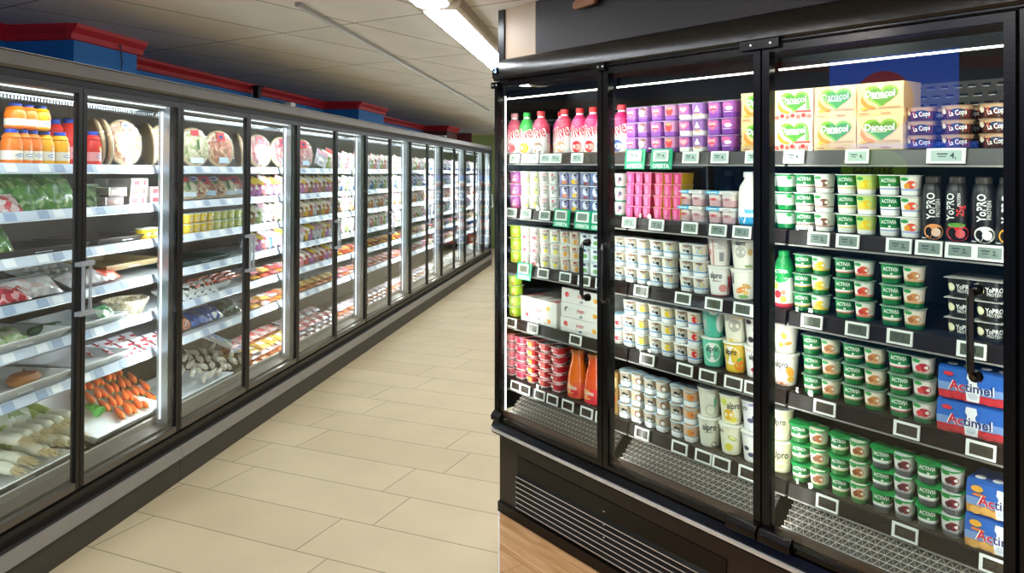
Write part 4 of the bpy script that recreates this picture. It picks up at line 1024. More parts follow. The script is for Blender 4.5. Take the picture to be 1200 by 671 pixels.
# ---------------------------------------------------------------- food
dnl = ['first', 'second', 'third', 'fourth', 'fifth', 'sixth', 'seventh', 'eighth', 'ninth', 'tenth', 'eleventh', 'twelfth', 'thirteenth', 'fourteenth', 'fifteenth']
sn6 = ['top', 'second', 'third', 'fourth', 'fifth', 'lowest']
def wl(k, j): return f'{sn6[j]} shelf, {dnl[k+1]} freezer door'
cnt = {}
def nth(key):
    cnt[key] = cnt.get(key, 0)+1; return ORD[min(cnt[key], 18)]
# juice bottles, first door
def ojuice(body, cap, h):
    lab = '#f0ead8'
    return bottle([(.030, 0, None), (.040, .008, body), (.040, h*.14, body), (.040, h*.4, lab if body != '#d8281c' else '#e8a0a0'), (.040, h*.62, body), (.034, h*.74, body), (.037, h*.78, body), (.026, h*.88, body), (.02, h*.9, body)],
        [('e', '#2f5fc0', 0, h*.27, .024, h*.045), ('e', '#ffffff', 0, h*.27, .017, h*.02), ('e', '#f08a1c', .01, h*.5, .02, h*.08)], cap, h, (h*.895, h, .024))
OR1, YE1, RE1 = '#f07a16', '#f2b010', '#d8281c'
lower = [(2, OR1), (14, OR1), (26, OR1), (41, YE1), (60, YE1)]
for i, (px, c) in enumerate(lower):
    h = .148
    inst(('oj', c, h), ojuice(c, '#2a50c4', h), LM(sL(px, .18), .18, LSH[0]+.001, RZ(.1)), f'{"orange" if c == OR1 else "yellow"} juice bottle, {nth("jl")} from the left in the lower row', 'juice bottle', 'juice bottles on the top shelf')
for i, (px, c) in enumerate([(6, OR1), (20, OR1), (36, YE1)]):
    inst(('oj', c, .108), ojuice(c, '#2a50c4', .108), LM(sL(px, .18), .18, LSH[0]+.1495, RZ(.1)), f'{"orange" if c == OR1 else "yellow"} juice bottle standing on the row below, {nth("ju")} from the left', 'juice bottle', 'juice bottles on the top shelf')
for i, (px, h) in enumerate([(54, .215), (70.5, .225), (99, .165)]):
    inst(('oj', RE1, h), ojuice(RE1, '#2a50c4', h), LM(sL(px, .27 if i < 2 else .2), .28 if i < 2 else .2, LSH[0]+.001, RZ(.1)), ['red juice bottle behind the yellow lower row', 'taller red juice bottle beside the door post', 'red bottle just right of the first door post'][i], 'juice bottle', 'juice bottles on the top shelf')
# pizzas
PZ = [mottled('pizza_a', ['#c8966a', '#b85a38', '#d8b080', '#c88a6a', '#84442c', '#d8c498'], 60), mottled('pizza_b', ['#c8bc98', '#a8b47c', '#d8ccb0', '#96a46a', '#dcd0b4'], 70),
      mottled('pizza_c', ['#c87c58', '#d89c80', '#b0503a', '#d8b890', '#9a6a4c'], 60), mottled('pizza_d', ['#cca8a8', '#c08080', '#b04450', '#d8c0b8', '#a88890'], 55)]
def pizza(v, r=.118):
    def f():
        root = empty('wrapped_pizza')
        b = MB(); pr = [(r*.93, -.006, None), (r, .0, '#c9a878'), (r, .010, '#dcc298'), (r*.93, .016, '#dcc298')]; b.lathe(pr, 36); b.build('crust', root, M=T(0, 0, r) @ RX(PI/2))
        b = MB(); b.lathe([(r*.9, .0165, None), (r*.86, .0195, PZ[v]), (r*.3, .022, PZ[v])], 36); b.build('topping', root, M=T(0, 0, r) @ RX(PI/2))
        b = MB(); b.lathe([(r*1.0, -.008, None), (r*1.03, .002, FILM), (r*1.02, .018, FILM), (r*.9, .0255, FILM), (r*.5, .0265, FILM)], 36); b.build('plastic_wrap', root, M=T(0, 0, r*1.03-.003) @ RX(PI/2))
        b = MB()
        if v == 0: b.flat(ell(18), '#d8d8e4', 0, r*1.72, .030, .018, -.0275); b.flat(ell(14), '#4c58a8', 0, r*1.72, .018, .009, -.028); b.flat(sq4(), '#4a7a3c', 0, r*1.35, .018, .012, -.0275)
        elif v == 1: b.flat(sq4(), '#3c6a34', .02, r*1.1, .008, .03, -.0275); b.flat(sq4(), '#c02a3a', 0, r*1.7, .03, .016, -.0275); b.flat(sq4(), '#d8e4ee', .0, r*.3, .05, .016, -.0275)
        else: b.flat(sq4(), '#c8283c', 0, r*1.6, .035, .026, -.0275); b.flat(ell(10), '#2c3a6c', 0, r*1.6, .02, .012, -.028); b.flat(sq4(), '#bcd8ea', .01, r*.35, .04, .018, -.0275)
        b.build('sticker', root)
        return root
    return f
pz = [(104, 0, .95, .26), (115, 0, .95, .23), (139, 0, -.12, .19), (168, 1, .9, .24), (188, 1, -.2, .2), (222, 1, -.25, .2), (253, 2, -.25, .2), (276, 3, .7, .25), (300, 3, -.3, .2), (327, 3, -.3, .2), (352, 3, -.3, .2)]
for px, v, yaw, d in pz:
    if yaw > .6: M_ = LM(sL(px, d), d, LSH[0]+.001, RZ(yaw), RX(-.13))
    else: M_ = LM(sL(px, d), d, LSH[0]+.001, RZ(yaw), RX(-.13))
    instS(('pizza', v), pizza(v), M_, f'round wrapped pizza standing on the top freezer shelf, {nth("pz")} from the left', 'pizza', 'pizzas standing on the top shelf')
# filed packets
PK = {}
def packet(c1, c2, c3, w=.12, h=.15, t=.016, key=''):
    def f():
        root = empty('food_packet')
        b = MB(); b.pillow(w, h, t, mottled('pack_'+c1.lstrip('#')+c2.lstrip('#'), [c1, c2, c1, '#e4dfe2'], 24, .25, .3, film=.5), 8, 6, .25, seed=hash(c1) % 99); b.build('film_pack', root)
        b = MB(); n = 5
        b.box(-w*.44, w*.44, -t*.52, -t*.44, h*.72, h*.95, P(c3)); b.box(-w*.2, w*.2, -t*.6, -t*.5, h*.3, h*.5, P('#eeeae6')); b.build('label', root)
        return root
    return f
PALS = {'purple': ('#c07ab8', '#b85a78', '#e0c040'), 'pink': ('#d88a90', '#c0606c', '#efe8e4'), 'white': ('#d6d6dc', '#b4aebc', '#d8a8b8'), 'green': ('#a8b878', '#7a9a50', '#f0ece0'), 'red': ('#c84a40', '#a83030', '#f0e8e0'),
        'brown': ('#a88468', '#846048', '#e8dccc'), 'yellow': ('#e0b850', '#c89038', '#f4ecd8'), 'blue': ('#4a78b8', '#345a98', '#e8eef4'), 'orange': ('#d8804c', '#c0603a', '#ece4d8'), 'pale pink': ('#e4c8c4', '#d8a8a4', '#d84a50')}
STUFF = MB()
FARK = 7
def merge_stuff(key, builder, M_):
    if key not in _PROTO:
        o = builder(); _PROTO[key] = tree_of(o); o.matrix_world = LM(-3, 9, 0)
    def rec(tree, m):
        o, ch = tree
        if o.type == 'MESH':
            me = o.data; k0 = len(STUFF.v); STUFF.v += [tuple(m @ v.co) for v in me.vertices]
            ids = [STUFF.mi(x) for x in me.materials]
            for p in me.polygons: STUFF.f.append(tuple(i+k0 for i in p.vertices)); STUFF.m.append(ids[p.material_index])
        for c in ch: rec(c, m @ c[0].matrix_basis)
    rec(_PROTO[key], M_)
def vs_(k, d): return seam(k)*(2110+909*d)/2110
def file_row(k, j, pals, step, lean=.45, yaw=-.5, h=.145, w=.12, xa=None, xb=None, d=.17, tilt=-.2, spread=.06):
    x = xa if xa is not None else vs_(k, d)+.03; xe = min(xb if xb is not None else vs_(k+1, d)-.02, seam(14)-.12)
    i = 0
    while x < xe:
        c = pals[i % len(pals)]; i += 1
        hh = round(h*(.9 if i % 3 else 1), 3)
        far = k >= 5
        key = ('pk', c, hh, w)
        lab = (f'{c} food packets filed on the {wl(k, j)}' if far else f'{c} food packet, {ORD[i]} from left, {wl(k, j)}')
        if far and len(pals) == 1: pass
        M_ = LM(x, d+random.uniform(0, .004), LSH[j]+.002+(.035 if lean > .3 else .012)*(w/.12), RZ(-.5), RY(.4+random.uniform(-.015, .015)), RX(tilt))
        x += max(step, .085)*random.uniform(.98, 1.08)
        M_ = settle(key, packet(*PALS[c], w=w, h=hh), M_, LF, LSH[j]+.0015, .134)
        if k >= FARK: merge_stuff(key, packet(*PALS[c], w=w, h=hh), M_); continue
        inst(key, packet(*PALS[c], w=w, h=hh), M_,
             lab, 'food packet', f'packets on the {wl(k, j)}' + (f', {c}' if far else ''))
# lying flat piles
def flatpack(c1, c2, c3):
    def f():
        root = empty('food_packet')
        b = MB(); b.pillow(.132, .11, .028, mottled('pack_'+c1.lstrip('#')+c2.lstrip('#'), [c1, c2, c1, '#e4dfe2'], 24, .25, .3, film=.5), 8, 6, .25, seed=3); b.build('film_pack', root, M=T(0, 0, .016) @ RX(-PI/2) @ T(0, 0, -.055))
        b = MB(); b.box(-.03, .03, -.02, .02, .030, .0318, P(c3)); b.build('label', root)
        return root
    return f
def pile_row(k, j, pals, step=.15, layers=2, d=.2, z=None, xa=None, xb=None, tilt=.12, rows=1):
    x = xa if xa is not None else vs_(k, d)+.05; xe = min(xb if xb is not None else vs_(k+1, d)-.04, seam(14)-.12); i = 0; step = max(step, .15)
    base = LSH[j] if z is None else z
    pl = wl(k, j) if z is None else f'bottom deck, {dnl[k+1]} freezer door'
    while x < xe:
        for l in range(layers):
            for r_ in range(rows):
                c = pals[i % len(pals)]; i += 1
                far = k >= 5
                lab = f'{c} packets lying on the {pl}' if far else f'{c} packet lying flat, number {i} on {pl}'
                M_ = LM(x+random.uniform(-.01, .01), d+r_*.14, base+.003+l*.034+r_*.02, RZ(random.uniform(-.05, .05)), RX(tilt))
                M_ = LF @ T(0, 0, l*.036+r_*.03) @ LF.inverted() @ settle(('fp', c), flatpack(*PALS[c]), M_, LF, base+.0015, .135 if r_ == 0 else None)
                if k >= FARK: merge_stuff(('fp', c), flatpack(*PALS[c]), M_); continue
                inst(('fp', c), flatpack(*PALS[c]), M_, lab, 'food packet', f'packets on the {pl}' + (f', {c}' if far else ''))
        x += step
# bags
def bag(c1, c2, c3, w=.22, h=.17, t=.07, stk=None, film=True):
    def f():
        root = empty('food_bag')
        b = MB(); b.pillow(w, h, t, mottled('bag_'+c1.lstrip('#')+c2.lstrip('#'), [c1, c2, c3, c1], 34, .22, .5, film=.7), 14, 10, .2, seed=5); b.build('bag_body', root)
        b = MB(); b.box(-w*.46, w*.46, -.004, .004, h*.97, h*1.08, mat('bag_seal_'+(stk or c1).lstrip('#'), stk or c1, .3)); b.build('bag_seal', root)
        return root
    return f
SAL = ('#5f9a3c', '#a8c878', '#3c7a2c')
instS('salad', bag(*SAL, stk='#2f8a3c'), LM(sL(8, .2), .22, LSH[1]+.002, RZ(-.2), RX(-.5)), 'green salad bag, first from the left on the second shelf', 'salad bag', 'salad bags')
instS('salad', bag(*SAL), LM(sL(36, .2), .2, LSH[1]+.002, RZ(.1), RX(-.55)), 'green salad bag, second from the left on the second shelf', 'salad bag', 'salad bags')
instS('salad', bag(*SAL), LM(sL(66, .2), .2, LSH[1]+.002, RZ(.1), RX(-.5)), 'green salad bag, third from left, beside the first door post', 'salad bag', 'salad bags')
instS('saladp', bag('#7a9a5c', '#c4d0b0', '#4c6a3c', .2, .12, .06, '#dfe6dc'), LM(sL(110, .19), .19, LSH[1]+.002, RZ(.1), RX(-.6)), 'pale green salad bag right of the first door post', 'salad bag', 'salad bags')
instS('redb', bag('#e8c8c4', '#d84a54', '#f0e4e0', .14, .10, .04), LM(sL(3, .14), .14, LSH[1]+.003, RZ(-.3), RX(-.9)), 'red and white packet lying before the salad bags', 'food packet')
# boxed trays, second door second shelf
def carton(c, c2, w, h, dp):
    def f():
        root = empty('food_carton'); b = MB(); b.box(-w/2, w/2, 0, dp, 0, h, P(c), top=mottled('ctop_'+c2.lstrip('#'), [c2, '#e8e0d8', '#4a8a3c', c2], 30, bump=0)); b.flat(sq4(), c2, 0, h*.5, w*.36, h*.28, -.0006); b.flat(ell(10), '#f0ece6', w*.1, h*.5, w*.14, h*.2, -.0009); b.build('carton_body', root, bevel=.0015, smooth=False)
        b = MB(); b.box(-w*.5, -w*.42, -.0008, dp*.6, h*.2, h+.0008, P('#efe4da')); b.build('sleeve_end', root); return root
    return f
for i, (px, z, c, c2) in enumerate([(130, 0, '#5a3022', '#8a4a30'), (134, .048, '#5a3022', '#c8d8a0'), (158, 0, '#e6dcd8', '#c8323c'), (159, .046, '#e6dcd8', '#d84a3c'), (160, .091, '#e8e4e0', '#c8323c'), (182, 0, '#e6dcd8', '#c8323c'), (182, .046, '#e6dcd8', '#c8323c')]):
    inst(('ct', c, c2), carton(c, c2, .15, .044, .2), LM(sL(px, .14), .15, LSH[1]+.002+z, RZ(.05)), f'{"brown" if i < 2 else "red and white"} food carton on second shelf, {nth("ct")} counted from the left', 'carton', 'small food cartons')
# round flat cheeses / pizzas leaning, third door second shelf
for i, px in enumerate((214, 226, 238, 250, 262, 274)):
    v = [1, 0, 2, 0, 1, 2][i]
    instS(('pizzas', v), pizza(v, .076), LM(sL(px, .2), .2, LSH[1]+.006, RZ(-.55), RX(-.6)), f'pizza leaning back on the second shelf, {nth("pl")} from the left', 'pizza', 'pizzas leaning on the second shelf')
# yellow tubs
def ytub(c, c2):
    def f():
        root = empty('food_tub'); b = cup_mb(.036, .052, [(.2, c2), (1, c)], [('e', '#f4ecd0', 0, .5, .5, .2), ('e', c2, 0, .5, .3, .1)], taper=.88, sq=1); b.build('tub_body', root)
        b = MB(); b.lathe([(.039, 0, None), (.0395, .004, '#d8dcd0'), (.036, .006, '#d8dcd0')], 20); b.build('lid', root, M=T(0, 0, .0525)); return root
    return f
for i in range(9):
    px = 213+i*8.3
    for r_ in range(2):
        c = ('#e0c020', '#c89810') if i < 4 else (('#c8cc60', '#98a840') if i < 7 else ('#b0c840', '#7a9a2c'))
        inst(('yt', c), ytub(*c), LM(sL(px, .17), .17, LSH[2]+.001+r_*.059), f'{"yellow" if i < 4 else ("yellow-green" if i < 7 else "green")} dip tub, {["lower", "upper"][r_]} row, {ORD[i+1]} from the left', 'food tub', 'dip tubs on the third shelf')
for i in range(2):
    inst(('yt', ('#e0c020', '#c89810')), ytub('#e0c020', '#c89810'), LM(sL(168+i*10, .17), .2, LSH[2]+.001), f'yellow dip tub behind the second door, {ORD[i+1]} from the left', 'food tub', 'dip tubs on the third shelf')
# dark boards / trays on third & fourth shelves
def tray(w, dp, h, c, slope=.02, t=.004):
    def f():
        root = empty('food_tray'); b = MB(); m = P(c)
        def loop(e, z): return [(-w/2-e, -e, z), (w/2+e, -e, z), (w/2+e, dp+e, z), (-w/2-e, dp+e, z)]
        o0, o1 = loop(0, 0), loop(slope, h); i1, i0 = loop(slope-t, h), loop(-t, t); r1 = loop(slope+.006, h); r2 = loop(slope+.006, h-.004)
        vs = o0+o1+i1+i0+r1+r2; fs = [(3, 2, 1, 0)]
        for i in range(4):
            j = (i+1) % 4
            fs += [(i, j, 20+j, 20+i), (20+i, 20+j, 16+j, 16+i), (16+i, 16+j, 8+j, 8+i), (8+i, 8+j, 12+j, 12+i)]
        fs.append((12, 13, 14, 15)); b.add(vs, fs, m); b.build('tray_body', root, bevel=.001)
        b = MB(); b.box(-w*.1, w*.1, -.5*slope-.003, -.5*slope-.001, h*.3, h*.7, P('#d8dce2')); b.build('label', root, M=RX(0)); return root
    return f
def put_tray(key, px, w, dp, h, c, z, d, label, yaw=0, tilt=0, slope=.02):
    return inst(('tray', key), tray(w, dp, h, c, slope), LM(sL(px, d), d, z, RZ(yaw), RX(tilt)), label, 'tray')
put_tray('a', 40, .5, .3, .03, '#3a2a20', LSH[2]+.001, .17, 'dark brown low tray on the third shelf behind the first door')
put_tray('b', 140, .42, .3, .03, '#3a2a20', LSH[2]+.001, .2, 'dark brown low tray on the third shelf behind the second door')
put_tray('c', 148, .42, .32, .035, '#a08a64', LSH[3]+.045, .22, 'tan board tray resting above the red packets, second door', tilt=.02)
instS('salad', bag(*SAL), LM(sL(-12, .2), .2, LSH[2]+.002, RZ(.1), RX(-.6)), 'green bag at the left photo edge, third shelf', 'salad bag', 'salad bags')
# fourth shelf: wrapped meat & mushrooms
instS('wmeat', bag('#e4dede', '#c8c4c8', '#d8b8b4', .28, .12, .06, '#d8dce2'), LM(sL(40, .15), .15, LSH[3]+.01, RZ(.0), RX(-.9)), 'white cling-wrapped pack on the fourth shelf, first door', 'food pack', 'wrapped packs, fourth shelf')
instS('rmeat', bag('#c8404c', '#e8a8a8', '#b02c3c', .16, .10, .05, '#e8d8d8'), LM(sL(8, .15), .14, LSH[3]+.01, RZ(-.1), RX(-1.0)), 'red meat pack at the left edge of the fourth shelf', 'food pack', 'wrapped packs, fourth shelf')
put_tray('m', 58, .26, .16, .03, '#e4e4e0', LSH[3]+.05, .27, 'white mushroom tray on the fourth shelf behind the first door', tilt=.25)
def mush():
    root = empty('mushroom'); b = MB(); b.lathe([(.004, 0, None), (.006, .010, '#e8e0d0'), (.017, .012, '#e0d8c8'), (.018, .018, '#ece6da'), (.012, .027, '#f0ebe0'), (.004, .030, '#f0ebe0')], 16); b.build('cap', root); return root
for i in range(8):
    inst('mush', mush, LM(sL(58, .27)-.09+.06*(i % 4), .31+.06*(i//4), LSH[3]+.062+.015*(i//4)), f'white mushroom, {["front", "back"][i//4]} row of tray, {ORD[i % 4+1]} from left', 'mushroom', 'mushrooms in the white tray')
instS('rpk', bag('#e8503c', '#f08060', '#d83c2c', .22, .09, .05, '#f0e4e0'), LM(sL(125, .16), .17, LSH[3]+.006, RZ(.1), RX(-1.1)), 'bright red-orange bag on the fourth shelf behind the second door', 'food bag')
instS('wmeat', bag('#e4dede', '#c8c4c8', '#d8b8b4', .28, .12, .06), LM(sL(101, .15), .15, LSH[3]+.01, RZ(.0), RX(-1.2)), 'white wrapped pack right of the first door post, fourth shelf', 'food pack', 'wrapped packs, fourth shelf')
# fifth shelf
put_tray('w1', 18, .43, .30, .045, '#e0e2e2', LSH[4]+.002, .15, 'white tray holding a cucumber and greens, fifth shelf', slope=.03)
def cucumber():
    root = empty('cucumber'); b = MB(); pts = [(-.11+.022*i, .01*math.sin(i*.6), .0) for i in range(11)]
    b.tube(pts, [.006, .016, .019, .020, .020, .020, .020, .020, .019, .015, .006], mat('cucumber_skin', '#24502a', .3, var=.3, vscale=40), 14); b.build('skin', root); return root
inst('cuc', cucumber, LM(sL(45, .25), .26, LSH[4]+.03, RZ(.1)), 'dark green cucumber in the white tray, fifth shelf', 'cucumber')
inst('greens', bag('#b8c890', '#8aa860', '#e0e4c8', .2, .12, .06, '#e4e8dc'), LM(sL(14, .2), .22, LSH[4]+.01, RZ(.1), RX(-1.2)), 'pale green wrapped vegetables in the white tray, fifth shelf', 'vegetable pack')
put_tray('w2', 110, .27, .26, .04, '#dfe3e4', LSH[4]+.002, .15, 'white tray right of the first door post, fifth shelf', slope=.03)
instS('greenpk', bag('#c8d8c0', '#4c9a5c', '#e8ece4', .12, .09, .04, '#3c9a5c'), LM(sL(128, .15), .16, LSH[4]+.008, RZ(.1), RX(-.8)), 'small green and white bag before the basket, fifth shelf', 'food bag')
def basket():
    root = empty('woven_basket'); b = MB(); m = mottled('woven_cane', ['#d8ccb0', '#b8a888', '#e4dcc8', '#a89878'], 90)
    for i in range(7):
        t = i/6; b.tube([((.10+.03*t)*math.cos(a*PI/12), (.07+.025*t)*math.sin(a*PI/12)+.1, .004+.009*i) for a in range(25)], .0055, m, 6)
    b.build('woven_wall', root)
    b = MB(); b.tube([(.133*math.cos(a*PI/12), .097*math.sin(a*PI/12)+.1, .066) for a in range(25)], .007, m, 8); b.build('rim', root)
    b = MB(); b.lathe([(.105, 0, None), (.105, .004, m)], 24, cy=.1, sy=.72); b.build('base', root); return root
inst('basket', basket, LM(sL(160, .16), .15, LSH[4]+.002), 'oval woven cane basket on the fifth shelf behind the second door', 'basket')
# sixth shelf
put_tray('w3', 18, .43, .30, .05, '#dcdcda', LSH[5]+.002, .15, 'white tray holding half a squash, lowest shelf', slope=.03)
def squash():
    root = empty('squash'); b = MB(); b.lathe([(.02, 0, None), (.05, .008, '#c08048'), (.06, .03, '#c08048'), (.045, .05, '#b0703c'), (.015, .058, '#a8643a')], 24, sx=1.3); b.build('flesh', root)
    b = MB(); b.lathe([(.006, 0, None), (.004, .014, '#6a5a3a')], 8); b.build('stem', root, M=T(0, 0, .058)); return root
inst('squash', squash, LM(sL(18, .25), .25, LSH[5]+.007), 'orange-brown squash in the white tray, lowest shelf', 'squash')
put_tray('w4', 114, .30, .28, .045, '#dcdfe0', LSH[5]+.002, .15, 'white tray right of the first door post, lowest shelf', slope=.03)
for i in range(9):
    instS('rwp', packet('#e4dee2', '#d0404c', '#dfe4ee', w=.09, h=.11), LM(sL(141, .16)+.105*(i//2), .16+.13*(i % 2), LSH[5]+.004, RZ(-.1), RX(-1.2)), f'red and white packet in the spread on the lowest shelf, {ORD[i+1]} from left', 'food packet', 'red and white packets, lowest shelf')
# deck: leeks
put_tray('deckA', 20, .50, .38, .045, '#e4e6e4', DECK+.001, .155, 'big white produce tray under the leeks, bottom deck', slope=.03)
LKW = mat('leek_white', '#e9e6cf', .4, var=.08, vscale=30); LKG = mat('leek_pale_green', '#b4c46a', .4, var=.15, vscale=30); LKD = mat('leek_dark_green', '#55802c', .4, var=.25, vscale=30)
RT = mat('leek_root', '#e2cfa0', .7)
def leek():
    root = empty('leek')
    b = MB(); pts = [(0, .03*i, .004*math.sin(i)) for i in range(10)]
    b.tube(pts, [.018, .026, .025, .025, .024, .024, .026, .028, .030, .032], [LKW]*5+[LKG]*4, 14); b.build('stalk', root)
    b = MB()
    rnd = random.Random(4)
    for q in range(5):
        a = -.5+q*.25; w = .017
        p = [(a*.02*t, .26+.03*t, .004*q+.006*math.sin(t+q)) for t in range(5)]
        for t in range(4):
            (x0, y0, z0), (x1, y1, z1) = p[t], p[t+1]; w0 = w*(1-.18*t); w1 = w*(1-.18*(t+1))
            b.add([(x0-w0, y0, z0), (x0, y0, z0-.005), (x0+w0, y0, z0), (x1-w1, y1, z1), (x1, y1, z1-.005), (x1+w1, y1, z1), (x0, y0, z0-.007), (x1, y1, z1-.007)], [(0, 1, 4, 3), (1, 2, 5, 4), (3, 7, 6, 0), (6, 7, 5, 2)], LKD)
    b.build('leaf', root)
    b = MB()
    for q in range(40):
        a = rnd.uniform(0, 2*PI); s = rnd.uniform(.3, 1); l = rnd.uniform(.03, .075)
        p0 = (math.cos(a)*.014*s, 0, math.sin(a)*.014*s); p1 = (math.cos(a)*.034*s, -l*.5, math.sin(a)*.022*s+.002); p2 = (math.cos(a)*.03*s+rnd.uniform(-.012, .012), -l, math.sin(a)*.026*s-.004)
        b.tube([p0, p1, p2], [.0012, .0009, .0005], RT, 4)
    b.build('roots', root)
    return root
for i in range(8):
    px = 4+i*11.2
    inst('leek', leek, LM(sL(px, .2), .185+.012*(i % 3), DECK+.062+.022*(i % 2), RZ(-.2), RX(.05)), f'white leek with roots forward, {ORD[i+1]} from the left on the bottom deck', 'leek', 'leeks in the bottom tray')
for i in range(6):
    inst('leek', leek, LM(sL(12+i*12.5, .24), .225, DECK+.150, RZ(-.2), RX(.05)), f'upper layer leek, {ORD[i+1]} from the left on the bottom deck', 'leek', 'leeks in the bottom tray')
inst('fennel', bag('#dfe8d0', '#9ab878', '#f0f2ea', .24, .15, .09, '#e4e8e4'), LM(sL(18, .36), .36, DECK+.1, RZ(.1), RX(-.8)), 'clear bag of pale green vegetables behind the leeks', 'vegetable bag')
# carrots
put_tray('deckB', 143, .46, .42, .055, '#e6e8e8', DECK+.02, .145, 'big white produce tray holding carrots, second door bottom deck', slope=.035, tilt=.2)
CAR = mat('carrot_orange', '#d8662a', .42, var=.2, vscale=30)
def carrot():
    root = empty('carrot'); b = MB(); b.tube([(.0, .021*i, 0) for i in range(9)], [.006, .014, .017, .0165, .015, .013, .010, .007, .002], CAR, 12); b.build('root', root)
    b = MB()
    for a in (-1, 0, 1): b.tube([(0, .004, 0), (a*.006, -.015, .004), (a*.012, -.03, .002)], [.002, .0015, .0008], mat('carrot_top', '#6a9a3c', .5), 4)
    b.build('stem', root); return root
rnd = random.Random(11)
for i in range(32):
    inst('carrot', carrot, LM(sL(140, .3)-.19+.048*(i % 8)+rnd.uniform(-.006, .006), .175+.085*(i//8), DECK+.056+.036*(i//8)+.012*(i % 2), RZ(-.7+rnd.uniform(-.12, .12)), RX(0.15)), f'orange carrot, {["front", "second", "third", "rear"][i//8]} row of the tray, {ORD[i % 8+1]} from left', 'carrot', 'carrots in the white tray')
def leafy():
    root = empty('green_leaf'); b = MB()
    for s in (-1, 1):
        b.add([(0, 0, 0), (s*.02, .02, .006), (s*.028, .06, .004), (s*.016, .1, .006), (0, .12, 0), (0, .06, -.002)], [(0, 1, 2, 5), (5, 2, 3, 4)] if s > 0 else [(0, 5, 2, 1), (5, 4, 3, 2)], mat('leaf_green', '#4c9a3c', .4, var=.2, vscale=40))
    b.build('blade', root); return root
for i in range(3): inst('leafy', leafy, LM(sL(108+i*6, .25), .26+.03*i, DECK+.085, RZ(-1.2+.3*i), RX(.2)), f'green leaf lying on the carrots, {ORD[i+1]} from the left', 'leaf', 'leaves on the carrots')
# ---- third door: lower shelves
put_tray('teal', 235, .52, .30, .03, '#1d4a4c', LSH[3]+.001, .17, 'dark teal board tray on the fourth shelf behind the third door')
SAU = mat('sausage_red', '#c8502c', .3, var=.2, vscale=40, coat=.4)
def sausage():
    root = empty('sausage'); b = MB(); b.tube([(-.09+.02*i, .018*math.sin(i/9*PI), .0) for i in range(10)], [.004, .009, .011, .011, .011, .011, .011, .011, .009, .004], SAU, 10); b.build('skin', root); return root
for i in range(12):
    inst('sausage', sausage, LM(sL(232+(i % 4)*13, .2), .2+.03*(i//4), LSH[4]+.05+.013*(i//4), RZ(.15)), f'orange-red sausage, {["front", "middle", "rear"][i//4]} row, {ORD[i % 4+1]} from the left, third door', 'sausage', 'sausages on the fifth shelf')
put_tray('saus', 240, .46, .2, .03, '#e6e6e4', LSH[4]+.012, .18, 'white tray under the sausages, third door fifth shelf', slope=.01)
for i in range(5):
    instS('fish', packet('#dfe2e4', '#2c3236', '#e8eaec', w=.11, h=.13), LM(sL(212+i*9, .14), .14, LSH[4]+.006, RZ(-.5), RX(-1.0)), f'black and white fish packet before the sausages, {ORD[i+1]} from the left', 'fish packet', 'fish packets on the fifth shelf')
for i, (px, c) in enumerate([(216, ('#b86a48', '#8a4a34', '#d89a7a')), (234, ('#1c4aa0', '#3a6ac0', '#102c6c')), (250, ('#2450a8', '#e8eef4', '#143a80')), (270, ('#1c2c28', '#3c5a50', '#101c1a'))]):
    instS(('bb', i), bag(*c, w=.2, h=.12, t=.07), LM(sL(px, .18), .19, LSH[5]+.006, RZ(.1-.1*i), RX(-1.0)), f'{["brown", "deep blue", "blue and white", "black"][i]} frozen food bag on the lowest shelf, third door', 'food bag', 'frozen bags on the lowest shelf')
def squid():
    root = empty('squid_tube'); b = MB(); b.tube([(0, .018*i, .004*math.sin(i)) for i in range(8)], [.012, .016, .017, .016, .014, .011, .008, .003], mat('squid_white', '#e2dccb', .35, var=.12, vscale=30, coat=.3), 10); b.build('body', root)
    b = MB(); b.lathe([(.010, 0, None), (.012, .004, '#cfc4b0')], 10); b.build('ring', root, M=RX(PI/2)); return root
put_tray('deckC', 236, .56, .36, .045, '#d4dadf', DECK+.001, .13, 'pale tray under the white squid, third door bottom deck', slope=.02)
for i in range(28):
    r_ = i//7
    inst('squid', squid, LM(sL(238, .3)-.24+.078*(i % 7)+rnd.uniform(-.012, .012), .18+.075*r_, DECK+.045+.022*r_+.014*(i % 2), RZ(rnd.uniform(-1.4, -.3)), RX(.1)), f'white squid tube, {["front", "second", "third", "rear"][r_]} row, {ORD[i % 7+1]} from the left', 'squid', 'squid tubes on the bottom deck')
inst('bluecard', carton('#d8e0ea', '#5a86c0', .16, .02, .24), LM(sL(262, .3), .28, DECK+.14, RZ(.5), RX(.45)), 'blue and white card lying over the squid tubes', 'carton')
inst('bluecard2', carton('#d8e0ea', '#3a76c8', .16, .02, .2), LM(sL(296, .2), .18, DECK+.06, RZ(.7), RX(.2)), 'blue and white card on the bottom deck, fourth door', 'carton')
# ---- fourth door onward: filed packets on every shelf
file_row(2, 1, ['purple', 'purple', 'pink'], .085, .35, -.3, .125)
file_row(2, 2, ['brown', 'green', 'white', 'pink'], .085, .5, -.4, .12)
file_row(2, 3, ['white', 'purple', 'pink', 'blue'], .085, .5, -.4, .12)
pile_row(2, 4, ['yellow', 'pink', 'red'], .13, 2)
pile_row(2, 5, ['yellow', 'orange', 'pale pink'], .13, 2)
pile_row(2, 0, ['orange', 'yellow', 'pale pink'], .12, 3, z=DECK+.001, d=.19, tilt=.25, rows=2)
file_row(3, 0, ['white', 'green', 'pale pink'], .06, .5, -.35, .155, xa=sL(368, .2), w=.13)
file_row(3, 1, ['purple', 'pink', 'brown'], .08, .4, -.3, .125)
file_row(3, 2, ['brown', 'yellow', 'orange', 'white'], .085, .5, -.4, .12)
file_row(3, 3, ['white', 'yellow', 'purple', 'white'], .085, .5, -.4, .12)
file_row(3, 4, ['pink', 'red', 'purple'], .1, .7, -.3, .11)
pile_row(3, 5, ['orange', 'yellow'], .13, 2)
